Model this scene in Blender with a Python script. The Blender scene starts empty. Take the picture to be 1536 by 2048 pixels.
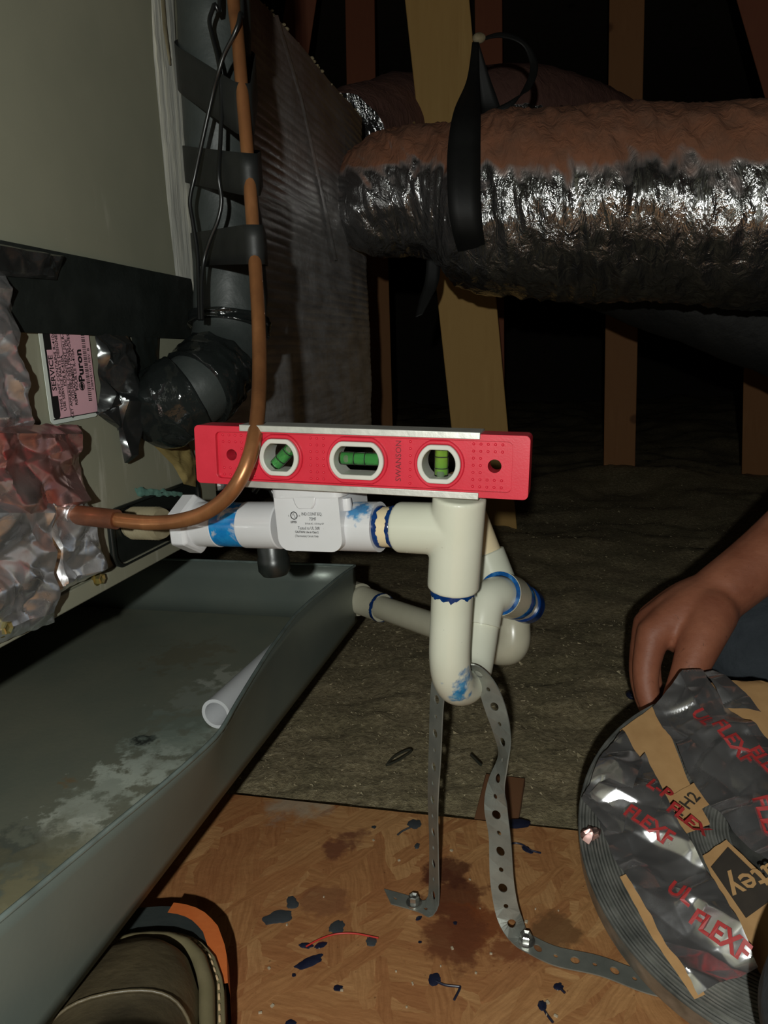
import bpy, bmesh, math, random
from math import sin, cos, pi, radians, sqrt, atan2
from mathutils import Vector, Matrix, noise
V = Vector
random.seed(7)
S = bpy.context.scene
COL = S.collection

# ------------------------------------------------------------------ camera
FPX, CX, CY = 1500.0, 768.0, 1024.0
CAM = V((0, 0, .40)); PITCH = radians(12.2); ROLL = radians(1.7)
FWD = V((0, cos(PITCH), -sin(PITCH))); UP0 = V((0, sin(PITCH), cos(PITCH))); R0 = V((1, 0, 0))
RGT = cos(ROLL) * R0 - sin(ROLL) * UP0
UPV = cos(ROLL) * UP0 + sin(ROLL) * R0
cd = bpy.data.cameras.new('camera'); cam = bpy.data.objects.new('camera', cd); COL.objects.link(cam)
cd.sensor_fit = 'HORIZONTAL'; cd.sensor_width = 36; cd.lens = 36 * FPX / 1536; cd.clip_start = .01
m = Matrix((RGT, UPV, -FWD)).transposed().to_4x4(); m.translation = CAM
cam.matrix_world = m
S.camera = cam

def ray(px, py): return FWD + (px - CX) / FPX * RGT - (py - CY) / FPX * UPV
def at(px, py, D): return CAM + D * ray(px, py)
def on_plane(px, py, P, N):
    d = ray(px, py); return CAM + d * ((P - CAM).dot(N) / d.dot(N))
def on_z(px, py, z=0): return on_plane(px, py, V((0, 0, z)), V((0, 0, 1)))

# ------------------------------------------------------------------ world, lights, exposure
w = bpy.data.worlds.new('world'); S.world = w; w.use_nodes = True
w.node_tree.nodes['Background'].inputs[0].default_value = (.8, .9, 1, 1)
w.node_tree.nodes['Background'].inputs[1].default_value = .006
ld = bpy.data.lights.new('phone_flash', 'POINT'); ld.energy = 14.8; ld.shadow_soft_size = .006; ld.color = (.97, 1, .94)
lo = bpy.data.objects.new('phone_flash', ld); COL.objects.link(lo)
lo.location = CAM - FWD * .20 - RGT * .042 + UPV * .016
S.view_settings.view_transform = 'Standard'; S.view_settings.look = 'None'
S.view_settings.gamma = 1; S.view_settings.use_curve_mapping = False; S.view_settings.exposure = 0.0

# ------------------------------------------------------------------ materials
def srgb(r, g, b):
    f = lambda c: (c / 255 / 12.92) if c <= 10 else ((c / 255 + .055) / 1.055) ** 2.4
    return (f(r), f(g), f(b), 1)
class N:
    def __init__(s, name):
        s.m = bpy.data.materials.new(name); s.m.use_nodes = True; s.t = s.m.node_tree
        s.b = s.t.nodes['Principled BSDF']
    def n(s, typ, **kw):
        x = s.t.nodes.new(typ)
        for k, v in kw.items(): setattr(x, k, v)
        return x
    def l(s, a, b): s.t.links.new(a, b)
    def coord(s, scale=(1, 1, 1), rot=(0, 0, 0), kind='Object', loc=(0, 0, 0)):
        c = s.n('ShaderNodeTexCoord'); mp = s.n('ShaderNodeMapping')
        mp.inputs['Scale'].default_value = scale; mp.inputs['Rotation'].default_value = rot; mp.inputs['Location'].default_value = loc
        s.l(c.outputs[kind], mp.inputs[0]); return mp.outputs[0]
    def stretch(s, rot, scale, loc=(0, 0, 0)):
        v = s.coord((1, 1, 1), (0, 0, rot), loc=loc)
        nn = s.n('ShaderNodeTexNoise'); nn.inputs['Scale'].default_value = 28; nn.inputs['Detail'].default_value = 5; s.l(v, nn.inputs['Vector'])
        sb = s.n('ShaderNodeVectorMath', operation='MULTIPLY_ADD'); sb.inputs[1].default_value = (.05, .012, 0); s.l(nn.outputs['Color'], sb.inputs[0]); s.l(v, sb.inputs[2]); v = sb.outputs[0]
        mp = s.n('ShaderNodeMapping'); mp.inputs['Scale'].default_value = scale
        s.l(v, mp.inputs[0]); return mp.outputs[0]
    def noise(s, scale, detail=4, rough=.55, vec=None, dist=0):
        x = s.n('ShaderNodeTexNoise'); x.inputs['Scale'].default_value = scale; x.inputs['Detail'].default_value = detail
        x.inputs['Roughness'].default_value = rough; x.inputs['Distortion'].default_value = dist
        s.l(vec if vec is not None else s.coord(), x.inputs['Vector']); return x.outputs[0]
    def ramp(s, fac, stops, interp='LINEAR'):
        x = s.n('ShaderNodeValToRGB'); x.color_ramp.interpolation = interp; e = x.color_ramp.elements
        while len(e) < len(stops): e.new(.5)
        for i, (p, c) in enumerate(stops):
            e[i].position = p; e[i].color = c if len(c) == 4 else (*c, 1)
        s.l(fac, x.inputs[0]); return x.outputs[0]
    def mix(s, fac, a, b, mode='MIX'):
        x = s.n('ShaderNodeMix', data_type='RGBA', blend_type=mode)
        for sock, v in ((x.inputs[0], fac), (x.inputs[6], a), (x.inputs[7], b)):
            if hasattr(v, 'default_value') or hasattr(v, 'is_linked'): s.l(v, sock)
            else: sock.default_value = v
        return x.outputs[2]
    def math(s, op, a, b=0.0, clamp=False):
        x = s.n('ShaderNodeMath', operation=op); x.use_clamp = clamp
        for sock, v in ((x.inputs[0], a), (x.inputs[1], b)):
            if hasattr(v, 'is_linked'): s.l(v, sock)
            else: sock.default_value = v
        return x.outputs[0]
    def near(s, pos, r, nscale=60, namp=.6, edge=.25):
        """1 inside a ragged blob round a point of the thing's surface (a stain)"""
        g = s.n('ShaderNodeNewGeometry'); d = s.n('ShaderNodeVectorMath', operation='DISTANCE')
        s.l(g.outputs['Position'], d.inputs[0]); d.inputs[1].default_value = pos
        nz = s.n('ShaderNodeTexNoise'); nz.inputs['Scale'].default_value = nscale; nz.inputs['Detail'].default_value = 7; nz.inputs['Roughness'].default_value = .62
        s.l(g.outputs['Position'], nz.inputs['Vector'])
        k = s.math('MULTIPLY', s.math('SUBTRACT', nz.outputs[0], .5), namp * 4.5 * r)
        q = s.math('ADD', d.outputs['Value'], k)
        return s.math('DIVIDE', s.math('SUBTRACT', r, q), r * edge, clamp=True)
    def bump(s, h, strength=.3, dist=.002, prev=None):
        x = s.n('ShaderNodeBump'); x.inputs['Strength'].default_value = strength; x.inputs['Distance'].default_value = dist
        s.l(h, x.inputs['Height'])
        if prev is not None: s.l(prev, x.inputs['Normal'])
        s.l(x.outputs[0], s.b.inputs['Normal']); return x.outputs[0]
    def set(s, col=None, rough=None, metal=None, **kw):
        for k, v in (('Base Color', col), ('Roughness', rough), ('Metallic', metal)):
            if v is None: continue
            if hasattr(v, 'is_linked'): s.l(v, s.b.inputs[k])
            else: s.b.inputs[k].default_value = v
        for k, v in kw.items(): s.b.inputs[k.replace('_', ' ')].default_value = v
        return s
def simple(name, c1, c2=None, scale=30, rough=.5, metal=0, bump=0, bscale=200, bdist=.001, **kw):
    a = N(name)
    if c2 is None: a.set(c1, rough, metal, **kw)
    else: a.set(a.ramp(a.noise(scale), [(.3, c1), (.7, c2)]), rough, metal, **kw)
    if bump: a.bump(a.noise(bscale), bump, bdist)
    return a.m

def pvc(name, base, dark, smears=()):
    a = N(name)
    col = a.ramp(a.noise(25), [(.3, base), (.75, dark)])
    spk = a.ramp(a.noise(420, 2), [(.74, (1, 1, 1)), (.79, (.35, .33, .28))])
    col = a.mix(.6, col, spk, 'MULTIPLY')
    for (p, r) in smears:
        f = a.near(p, r, 90, .8, .5)
        blue = a.ramp(a.noise(140, 5), [(.3, srgb(10, 70, 130)), (.6, srgb(30, 135, 190)), (.75, srgb(150, 190, 200))])
        col = a.mix(a.math('MULTIPLY', f, .92), col, blue)
    a.set(col, .28); a.b.inputs['Coat Weight'].default_value = .15
    a.bump(a.noise(120), .05, .001)
    return a.m

def foil(name, tint=(.88, .88, .9, 1), rough=.27, red=0.0, bs=90, bump=.6, dust=None):
    a = N(name)
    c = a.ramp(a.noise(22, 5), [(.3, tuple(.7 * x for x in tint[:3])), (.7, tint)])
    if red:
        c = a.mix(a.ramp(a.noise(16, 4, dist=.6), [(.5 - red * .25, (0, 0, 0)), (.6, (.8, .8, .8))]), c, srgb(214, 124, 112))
    v = a.n('ShaderNodeTexVoronoi'); v.feature = 'DISTANCE_TO_EDGE'; v.inputs['Scale'].default_value = bs
    a.l(a.coord(), v.inputs['Vector'])
    a.set(c, a.ramp(a.noise(45), [(.3, (rough * .7,) * 3), (.7, (rough * 1.5,) * 3)]), .92)
    b1 = a.bump(a.noise(bs * .5, 2, .5, dist=1.2), bump * .25, .004)
    a.bump(v.outputs[0], .10, .002, b1)
    return a.m

def wood(name, c1, c2, axis=2, rough=.75, sc=1.0):
    a = N(name); s_ = [70 * sc] * 3; s_[axis] = 3 * sc
    g = a.noise(1, 5, .6, a.coord(tuple(s_)), .4)
    k = a.noise(7, 3)
    col = a.mix(a.ramp(k, [(.35, (0, 0, 0)), (.7, (1, 1, 1))]), a.ramp(g, [(.3, c1), (.65, c2)]), a.ramp(g, [(.3, c2), (.7, c1)]))
    knots = a.n('ShaderNodeTexVoronoi'); knots.inputs['Scale'].default_value = 5.5; a.l(a.coord(), knots.inputs['Vector'])
    col = a.mix(a.ramp(knots.outputs['Distance'], [(.06, (.75, .75, .75)), (.1, (0, 0, 0))]), col, (c1[0] * .35, c1[1] * .3, c1[2] * .3, 1))
    a.set(col, rough); a.bump(g, .25, .002); return a.m

M = {}
# unit paint: grey-brown enamel with scuffs
a = N('cabinet_paint')
sc_ = a.ramp(a.noise(1, 6, .65, a.coord((60, 60, 9)), .3), [(.56, (0, 0, 0)), (.7, (1, 1, 1))])
ms = a.ramp(a.noise(5, 2), [(.45, (0, 0, 0)), (.6, (1, 1, 1))])
col = a.ramp(a.noise(6, 4), [(.3, srgb(130, 131, 114)), (.7, srgb(146, 145, 126))])
col = a.mix(a.math('MULTIPLY', sc_, a.math('MULTIPLY', ms, .75)), col, srgb(186, 184, 170))
a.set(col, .42); a.bump(a.noise(700, 2), .06, .0006); M['paint'] = a.m
a = N('dull_galvanised')   # drain pan
c0 = a.ramp(a.noise(9, 5), [(.3, srgb(106, 116, 111)), (.7, srgb(122, 129, 120))])
a.set(c0, .38, .35); a.bump(a.noise(300, 3), .08, .0008); M['pan_wall'] = a.m
M['pvc_lip'] = simple('pan_lip_edge', srgb(150, 165, 160), srgb(120, 132, 128), 60, .3, .5)
M['black_tape'] = simple('black_vinyl_tape', srgb(26, 30, 28), srgb(36, 40, 38), 40, .28, 0, .25, 60, .003)
M['black_tape_matte'] = simple('black_friction_tape', srgb(24, 26, 25), srgb(34, 36, 35), 40, .55, 0, .15, 90, .002)
M['shiny_tape'] = simple('glossy_black_tape', srgb(20, 22, 22), srgb(30, 34, 33), 30, .12, 0, .35, 45, .005)
M['foam'] = simple('black_foam_insulation', srgb(44, 49, 48), srgb(62, 67, 65), 18, .5, 0, .25, 120, .002)
M['cable'] = simple('black_cable_jacket', srgb(20, 21, 21), None, 1, .3)
M['black_plastic'] = simple('black_plastic', srgb(20, 24, 23), srgb(34, 38, 36), 30, .35, 0, .2, 80)
M['foil'] = foil('foil_tape')
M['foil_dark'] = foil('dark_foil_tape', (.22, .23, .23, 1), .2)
M['foil_red_reflect'] = foil('red_reflection_foil_tape', (.7, .62, .6, 1), .28, .6)  # plain foil with the red level's reflection painted into its colour
M['foil_roll'] = foil('bright_foil_tape', (.8, .79, .8, 1), .20, 0, 55, .5)
# mastic strip: streaky grey
a = N('grey_mastic')
st = a.noise(1, 6, .6, a.coord((160, 160, 8)))
a.set(a.ramp(st, [(.3, srgb(150, 152, 146)), (.5, srgb(190, 190, 180)), (.7, srgb(224, 222, 204))]), .8); a.bump(st, .6, .002); M['mastic'] = a.m
# copper
a = N('aged_copper')
n1 = a.noise(1, 5, .6, a.coord((40, 40, 14)))
a.set(a.ramp(n1, [(.3, srgb(124, 82, 52)), (.55, srgb(152, 102, 64)), (.75, srgb(176, 122, 80))]), .36, .55); a.bump(a.noise(200), .08, .001); M['copper'] = a.m
M['copper_dark'] = simple('heat_darkened_copper', srgb(84, 52, 38), srgb(128, 78, 52), 60, .5, .45, .2, 120)
M['steel'] = simple('zinc_plated_steel', srgb(170, 172, 170), srgb(205, 205, 200), 80, .25, .95)
M['brass'] = simple('yellow_zinc_steel', srgb(190, 176, 110), srgb(214, 204, 150), 80, .28, .9)
M['galv'] = simple('galvanised_strap', srgb(132, 136, 130), srgb(160, 162, 154), 50, .42, .6, .1, 200)
a = N('drain_pan_floor')
n1 = a.noise(7, 6, .6)
col = a.ramp(n1, [(.3, srgb(78, 84, 74)), (.7, srgb(96, 97, 82))])
M['_panfloor'] = a
M['red'] = simple('red_plastic', srgb(196, 34, 54), srgb(206, 42, 62), 60, .36, 0, .12, 900, .0004)
M['alu'] = simple('brushed_aluminium', srgb(196, 198, 192), srgb(220, 220, 214), 90, .42, .75, .1, 300)
M['bezel'] = simple('pale_grey_plastic', srgb(196, 196, 188), srgb(206, 206, 198), 60, .35)
M['liquid'] = simple('green_vial_liquid', srgb(70, 160, 80), srgb(84, 172, 88), 60, .12, 0, 0, 1, .001, Transmission_Weight=.15)
M['liquid_yel'] = simple('yellow_green_liquid', srgb(160, 196, 70), srgb(120, 190, 80), 60, .12, 0, 0, 1, .001, Transmission_Weight=.15)
M['bubble'] = simple('pale_bubble', srgb(150, 176, 140), None, 1, .1, 0, 0, 1, .001, Transmission_Weight=.4)
a = N('clear_acrylic'); a.set((1, 1, 1, 1), .03, 0, Transmission_Weight=1.0, IOR=1.2); M['acrylic'] = a.m
M['black'] = simple('black_ink', srgb(20, 20, 20), None, 1, .6)
M['white_ink'] = simple('white_print', srgb(225, 225, 215), None, 1, .6)
M['red_ink'] = simple('red_print', srgb(170, 50, 50), None, 1, .5)
M['pvc_white'] = pvc('white_pvc', srgb(212, 213, 216), srgb(204, 205, 206))
M['pvc_cream'] = pvc('cream_pvc', srgb(204, 206, 188), srgb(212, 213, 197))
M['pvc_tan'] = pvc('tan_pvc', srgb(222, 204, 166), srgb(230, 214, 180))
M['pvc_old'] = pvc('aged_pvc', srgb(192, 188, 168), srgb(176, 172, 150))
a = N('blue_primer'); a.set(a.ramp(a.noise(130, 5), [(.3, srgb(8, 44, 96)), (.55, srgb(14, 84, 150)), (.75, srgb(90, 150, 190))]), .22); M['primer'] = a.m
M['primer_dark'] = simple('dark_blue_primer', srgb(8, 32, 84), srgb(12, 60, 120), 90, .2)
M['primer_drip'] = simple('dried_purple_primer', srgb(22, 24, 46), srgb(36, 42, 62), 60, .35)
M['primer_faded'] = simple('faded_primer', srgb(62, 66, 68), srgb(52, 56, 62), 60, .6)
a = N('primer_smeared_pipe')
a.set(a.mix(a.ramp(a.noise(60, 5, .6, None, .5), [(.5, (1, 1, 1)), (.62, (0, 0, 0))]), srgb(214, 206, 186), a.ramp(a.noise(120), [(.3, srgb(10, 96, 168)), (.7, srgb(28, 140, 200))])), .25); M['primer_pipe'] = a.m
M['label_pink'] = simple('pink_sticker', srgb(222, 176, 186), srgb(214, 168, 180), 40, .4)
M['label_white'] = simple('white_sticker_border', srgb(206, 214, 206), None, 1, .4)
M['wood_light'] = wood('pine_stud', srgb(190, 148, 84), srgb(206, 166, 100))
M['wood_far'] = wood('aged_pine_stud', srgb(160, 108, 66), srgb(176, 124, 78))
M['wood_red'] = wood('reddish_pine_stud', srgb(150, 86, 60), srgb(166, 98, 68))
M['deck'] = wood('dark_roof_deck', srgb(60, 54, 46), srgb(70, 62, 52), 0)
M['hang_strap'] = simple('black_hanging_strap', srgb(16, 17, 16), srgb(22, 23, 22), 60, .6, 0, .1, 200)
M['cardboard'] = simple('brown_cardboard', srgb(172, 132, 86), srgb(186, 146, 98), 60, .8, 0, .15, 200)
M['cardboard_ink'] = simple('dark_cardboard_print', srgb(44, 38, 32), srgb(58, 50, 42), 60, .8)
M['skin'] = None
M['denim'] = simple('dark_work_trousers', srgb(44, 50, 56), srgb(56, 62, 68), 30, .85, 0, .5, 90, .004)
M['shirt'] = simple('dark_work_shirt', srgb(40, 42, 44), srgb(50, 52, 54), 30, .85, 0, .4, 60, .004)
M['hair'] = simple('black_hair', srgb(18, 15, 13), None, 1, .6)
M['wire_red'] = simple('red_wire', srgb(190, 52, 44), None, 1, .4)
M['twig'] = simple('dark_scrap', srgb(52, 48, 34), srgb(38, 40, 30), 60, .8)
M['chip'] = simple('pale_chip', srgb(190, 178, 156), srgb(168, 150, 122), 60, .8)
M['film'] = simple('yellowed_film', srgb(120, 104, 64), srgb(146, 130, 84), 40, .25, 0, .3, 60)
M['patina'] = simple('green_patina', srgb(110, 150, 136), srgb(80, 120, 110), 80, .8, 0, .5, 200)
M['putty'] = simple('yellow_putty', srgb(150, 142, 116), srgb(130, 120, 94), 60, .6, 0, .3, 150)
# ------------------------------------------------------------------ mesh builder
ROOT = {}
class MB:
    def __init__(s): s.v = []; s.f = []
    def add(s, vs, fs):
        o = len(s.v); s.v += [V(p) for p in vs]; s.f += [tuple(i + o for i in f) for f in fs]; return s
    def box(s, c, h, X=V((1, 0, 0)), Y=V((0, 1, 0)), Z=V((0, 0, 1))):
        vs = [c + X * (h[0] * i) + Y * (h[1] * j) + Z * (h[2] * k) for k in (-1, 1) for j in (-1, 1) for i in (-1, 1)]
        return s.add(vs, [(0, 2, 3, 1), (4, 5, 7, 6), (0, 1, 5, 4), (2, 6, 7, 3), (0, 4, 6, 2), (1, 3, 7, 5)])
    def grid(s, fn, nu, nv, closeu=False):
        vs = [fn(i / nu, j / nv) for j in range(nv + 1) for i in range(nu + (0 if closeu else 1))]
        W = nu if closeu else nu + 1; fs = []
        for j in range(nv):
            for i in range(nu):
                i2 = (i + 1) % W
                fs.append((j * W + i, j * W + i2, (j + 1) * W + i2, (j + 1) * W + i))
        return s.add(vs, fs)
    def tube(s, pts, rad, n=24, cap=True, disp=None, ref=None):
        pts = [V(p) for p in pts]; k = len(pts)
        rad = rad if isinstance(rad, (list, tuple)) else [rad] * k
        t = [(pts[min(i + 1, k - 1)] - pts[max(i - 1, 0)]).normalized() for i in range(k)]
        u = ref.copy() if ref else (V((0, 0, 1)) if abs(t[0].z) < .9 else V((1, 0, 0)))
        vs = []; L = 0
        for i in range(k):
            if i: L += (pts[i] - pts[i - 1]).length
            u = (u - t[i] * u.dot(t[i])).normalized(); b = t[i].cross(u)
            for j in range(n):
                a_ = 2 * pi * j / n; d = u * cos(a_) + b * sin(a_)
                r = rad[i] + (disp(L, a_, pts[i] + d * rad[i]) if disp else 0)
                vs.append(pts[i] + d * r)
        fs = [(i * n + j, i * n + (j + 1) % n, (i + 1) * n + (j + 1) % n, (i + 1) * n + j) for i in range(k - 1) for j in range(n)]
        if cap: fs += [tuple(range(n))[::-1], tuple((k - 1) * n + j for j in range(n))]
        return s.add(vs, fs)
    def pipe(s, A, B, ro, ri, n=32):
        """hollow pipe"""
        d = (B - A).normalized(); u = d.orthogonal().normalized(); b = d.cross(u); vs = []
        for P, r in ((A, ri), (A, ro), (B, ro), (B, ri)):
            vs += [P + (u * cos(2 * pi * j / n) + b * sin(2 * pi * j / n)) * r for j in range(n)]
        fs = [(q * n + j, q * n + (j + 1) % n, ((q + 1) % 4) * n + (j + 1) % n, ((q + 1) % 4) * n + j) for q in range(4) for j in range(n)]
        return s.add(vs, fs)
    def lathe(s, C, ax, prof, n=32, u=None):
        """profile [(r, h)] round axis ax"""
        ax = ax.normalized(); u = u or ax.orthogonal().normalized(); b = ax.cross(u); vs = []
        for r, h in prof: vs += [C + ax * h + (u * cos(2 * pi * j / n) + b * sin(2 * pi * j / n)) * r for j in range(n)]
        k = len(prof)
        fs = [(i * n + j, i * n + (j + 1) % n, (i + 1) * n + (j + 1) % n, (i + 1) * n + j) for i in range(k - 1) for j in range(n)]
        fs += [tuple(range(n))[::-1], tuple((k - 1) * n + j for j in range(n))]
        return s.add(vs, fs)
    def prism(s, C, X, Y, Z, outer, z0, z1, holes=()):
        """outline (with holes) in the X,Y plane, extruded along Z"""
        bm = bmesh.new(); loops = []
        for lp in [outer] + list(holes):
            vs = [bm.verts.new((p[0], p[1], 0)) for p in lp]; loops.append(vs)
            for i in range(len(vs)): bm.edges.new((vs[i], vs[(i + 1) % len(vs)]))
        bmesh.ops.triangle_fill(bm, use_beauty=True, use_dissolve=False, edges=bm.edges[:], normal=(0, 0, 1))
        bm.verts.index_update(); nv = len(bm.verts)
        co = [v.co.copy() for v in bm.verts]; fs = [tuple(v.index for v in f.verts) for f in bm.faces]
        li = [[v.index for v in lp] for lp in loops]; bm.free()
        vs = [C + X * p.x + Y * p.y + Z * z0 for p in co] + [C + X * p.x + Y * p.y + Z * z1 for p in co]
        F = [f[::-1] for f in fs] + [tuple(i + nv for i in f) for f in fs]
        for lp in li: F += [(lp[i], lp[(i + 1) % len(lp)], lp[(i + 1) % len(lp)] + nv, lp[i] + nv) for i in range(len(lp))]
        return s.add(vs, F)
    def ball(s, c, r, X=V((1, 0, 0)), Y=V((0, 1, 0)), Z=V((0, 0, 1)), nu=16, nv=10):
        r = r if isinstance(r, (tuple, list)) else (r, r, r)
        return s.grid(lambda u, v: c + X * (r[0] * cos(2 * pi * u) * sin(pi * (.001 + .998 * v))) + Y * (r[1] * sin(2 * pi * u) * sin(pi * (.001 + .998 * v))) + Z * (r[2] * cos(pi * v)), nu, nv, True)
    def build(s, name, mat, parent=None, smooth=40, kind=None, label=None, cat=None, group=None, bevel=0, solid=0, fixn=True):
        base = V((0, 0, 0))
        if parent is not None: base = ROOT[parent.name]
        else:
            n_ = len(s.v); base = V((sum(p.x for p in s.v) / n_, sum(p.y for p in s.v) / n_, min(p.z for p in s.v)))
        me = bpy.data.meshes.new(name); me.from_pydata([p - base for p in s.v], [], s.f)
        if fixn:
            bm = bmesh.new(); bm.from_mesh(me); bmesh.ops.recalc_face_normals(bm, faces=bm.faces[:]); bm.to_mesh(me); bm.free()
        me.materials.append(mat if not isinstance(mat, str) else M[mat])
        if smooth:
            me.shade_smooth()
            if smooth < 180: me.set_sharp_from_angle(angle=radians(smooth))
        o = bpy.data.objects.new(name, me); COL.objects.link(o)
        if parent is not None: o.parent = parent
        else: o.location = base
        ROOT[o.name] = base
        if bevel:
            b = o.modifiers.new('bevel', 'BEVEL'); b.width = bevel; b.segments = 2; b.limit_method = 'ANGLE'; b.angle_limit = radians(50)
        if solid:
            b = o.modifiers.new('solid', 'SOLIDIFY'); b.thickness = solid; b.offset = 0
        if kind: o['kind'] = kind
        if label: o['label'] = label
        if cat: o['category'] = cat
        if group: o['group'] = group
        return o
def thing(name, label, cat, loc, group=None):
    o = bpy.data.objects.new(name, None); COL.objects.link(o); o.location = loc; o.empty_display_size = .02
    o['label'] = label; o['category'] = cat
    if group: o['group'] = group
    ROOT[o.name] = V(loc); return o
def text(name, body, P, X, Y, size, mat, parent, depth=.0002, warp=None, align='LEFT', bold=0, label=None):
    """flat lettering as mesh: P origin, X reading direction, Y letter-up"""
    c = bpy.data.curves.new('t', 'FONT'); c.body = body; c.size = size; c.align_x = align; c.extrude = 0; c.offset = bold; c.resolution_u = 2
    o = bpy.data.objects.new('t', c); me = bpy.data.meshes.new_from_object(o)
    Z = X.cross(Y).normalized(); mb = MB()
    vs = [P + X * v.co.x + Y * v.co.y + Z * depth for v in me.vertices]
    if warp: vs = [warp(p) for p in vs]
    mb.add(vs, [tuple(p.vertices) for p in me.polygons])
    bpy.data.objects.remove(o); bpy.data.curves.remove(c); bpy.data.meshes.remove(me)
    if not mb.v: return None
    return mb.build(name, mat, parent, 0, fixn=False, label=label)
def smoothpath(pts, n=8):
    """Catmull-Rom through points"""
    pts = [V(p) for p in pts]; out = []
    for i in range(len(pts) - 1):
        p0 = pts[max(i - 1, 0)]; p1 = pts[i]; p2 = pts[i + 1]; p3 = pts[min(i + 2, len(pts) - 1)]
        for k in range(n):
            t = k / n
            out.append(.5 * ((2 * p1) + (p2 - p0) * t + (2 * p0 - 5 * p1 + 4 * p2 - p3) * t * t + (3 * p1 - p0 - 3 * p2 + p3) * t ** 3))
    return out + [pts[-1]]
def lerpl(lst, t):
    k = t * (len(lst) - 1); i = min(int(k), len(lst) - 2); f = k - i; return lst[i] * (1 - f) + lst[i + 1] * f
def nz(p, s=1.0, o=0.0): return noise.noise(V((p.x * s + o, p.y * s + o * .7, p.z * s - o)))
def ridge(p, s, o=0): return 1 - abs(nz(p, s, o)) * 2
def wrinkle(p, sc, o=0):
    q = p + V((nz(p, sc * .7, o + 5), nz(p, sc * .7, o + 9), nz(p, sc * .7, o + 13))) * (.5 / sc)
    return .55 * ridge(q, sc, o) + .3 * ridge(q, sc * 2.1, o + 3) + .15 * nz(q, sc * 4.5, o + 7)

CRD = [(V((random.gauss(0, 1), random.gauss(0, 1), random.gauss(0, 1))).normalized(), random.uniform(.6, 1.9), random.random()) for _ in range(9)]
def crumple(p, sc, o=0):
    """piecewise flat folds, 0..1"""
    q = p + V((nz(p, sc * .5, o + 5), nz(p, sc * .5, o + 9), nz(p, sc * .5, o + 13))) * (.55 / sc)
    h = 0; k = int(o) % 4
    for i in range(5):
        d, f, ph = CRD[(i + k) % 9]; x = (q.dot(d) * sc * f * .5 + ph + o * .37) % 1.0
        h += (abs(x * 2 - 1)) / f * (.4 + .9 * abs(nz(p, sc * .35, o + i * 7)))
    return h / 2.6
# ------------------------------------------------------------------ frame of the air handler's front
fd = ray(1110, 690); FD = V((fd.x, fd.y, 0)).normalized(); NN = V((FD.y, -FD.x, 0)); ZZ = V((0, 0, 1))
F0 = at(220, 1040, .56)
def on_face(px, py, t=0): return on_plane(px, py, F0 + NN * t, NN)
def U(s_, t, z): return V((F0.x, F0.y, 0)) + FD * s_ + NN * t + ZZ * z
def sz(p): q = p - F0; return q.dot(FD), q.dot(NN), p.z

# ------------------------------------------------------------------ structure: floor, walls, roof
e0, e1 = on_z(480, 1590), on_z(1160, 1662)
ed = (e1 - e0).normalized()
FE = [e0 - ed * 1.2, e0 + ed * 1.9]
a = N('osb_board')
base = None
flk = []
for i, (rot, scx) in enumerate(((.3, 1), (1.5, .9), (2.4, 1.15))):
    v = a.n('ShaderNodeTexVoronoi'); v.inputs['Scale'].default_value = 1; v.inputs['Randomness'].default_value = 1
    a.l(a.stretch(rot, (19 * scx, 66 * scx, 1), (i * 3.1, i, 0)), v.inputs['Vector'])
    sep = a.n('ShaderNodeSeparateColor'); a.l(v.outputs['Color'], sep.inputs[0])
    gr = a.noise(1, 5, .65, a.stretch(rot, (35, 420, 1)))
    c = a.ramp(sep.outputs[0], [(.0, srgb(172, 120, 76)), (.35, srgb(182, 132, 84)), (.7, srgb(190, 142, 92)), (1, srgb(204, 158, 106))])
    c = a.mix(.75, c, a.ramp(gr, [(.3, (.5, .43, .36)), (.65, (1, 1, 1))]), 'MULTIPLY')
    flk.append((c, sep.outputs[1]))
col = a.mix(a.ramp(flk[1][1], [(.5, (0, 0, 0)), (.52, (1, 1, 1))]), flk[0][0], flk[1][0])
col = a.mix(a.ramp(flk[2][1], [(.6, (0, 0, 0)), (.62, (1, 1, 1))]), col, flk[2][0])
col = a.mix(a.ramp(a.noise(5, 4), [(.4, (0, 0, 0)), (.75, (.5, .5, .5))]), col, srgb(150, 84, 48))
for (px, py, r, cc) in ((905, 1800, .030, srgb(92, 46, 26)), (900, 1745, .018, srgb(80, 40, 24)), (960, 1850, .026, srgb(120, 62, 30)), (900, 1870, .028, srgb(104, 56, 32)), (690, 1690, .018, srgb(110, 64, 44)), (650, 1800, .02, srgb(124, 78, 52)), (1010, 1900, .02, srgb(120, 66, 36)), (1120, 1860, .02, srgb(112, 78, 48))):
    f = a.near(on_z(px, py), r, 34, .75, .35)
    col = a.mix(a.math('MULTIPLY', f, .85 if cc[0] < .2 else .6), col, cc)
dustf = a.near(on_z(600, 1612), .03, 30, .8, .6)
col = a.mix(a.math('MULTIPLY', dustf, .6), col, srgb(170, 160, 140))
spk = a.ramp(a.noise(260, 3), [(.70, (0, 0, 0)), (.76, (.6, .6, .6))]); col = a.mix(spk, col, srgb(90, 54, 30))
a.set(col, .6); a.bump(flk[0][1], .25, .0008, a.bump(a.noise(110, 6), .4, .0015)); M['osb'] = a.m
fl = MB()
fl.prism(V((0, 0, 0)), V((1, 0, 0)), V((0, 1, 0)), ZZ, [(FE[0].x, -.8), (FE[1].x, -.8), (FE[1].x, FE[1].y), (FE[0].x, FE[0].y)], -.018, 0)
floor = fl.build('floor', 'osb', None, 0, 'structure', 'worn chipboard floor panel with dark stains and purple drips')
ROOT['floor'] = floor.location.copy()
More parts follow.
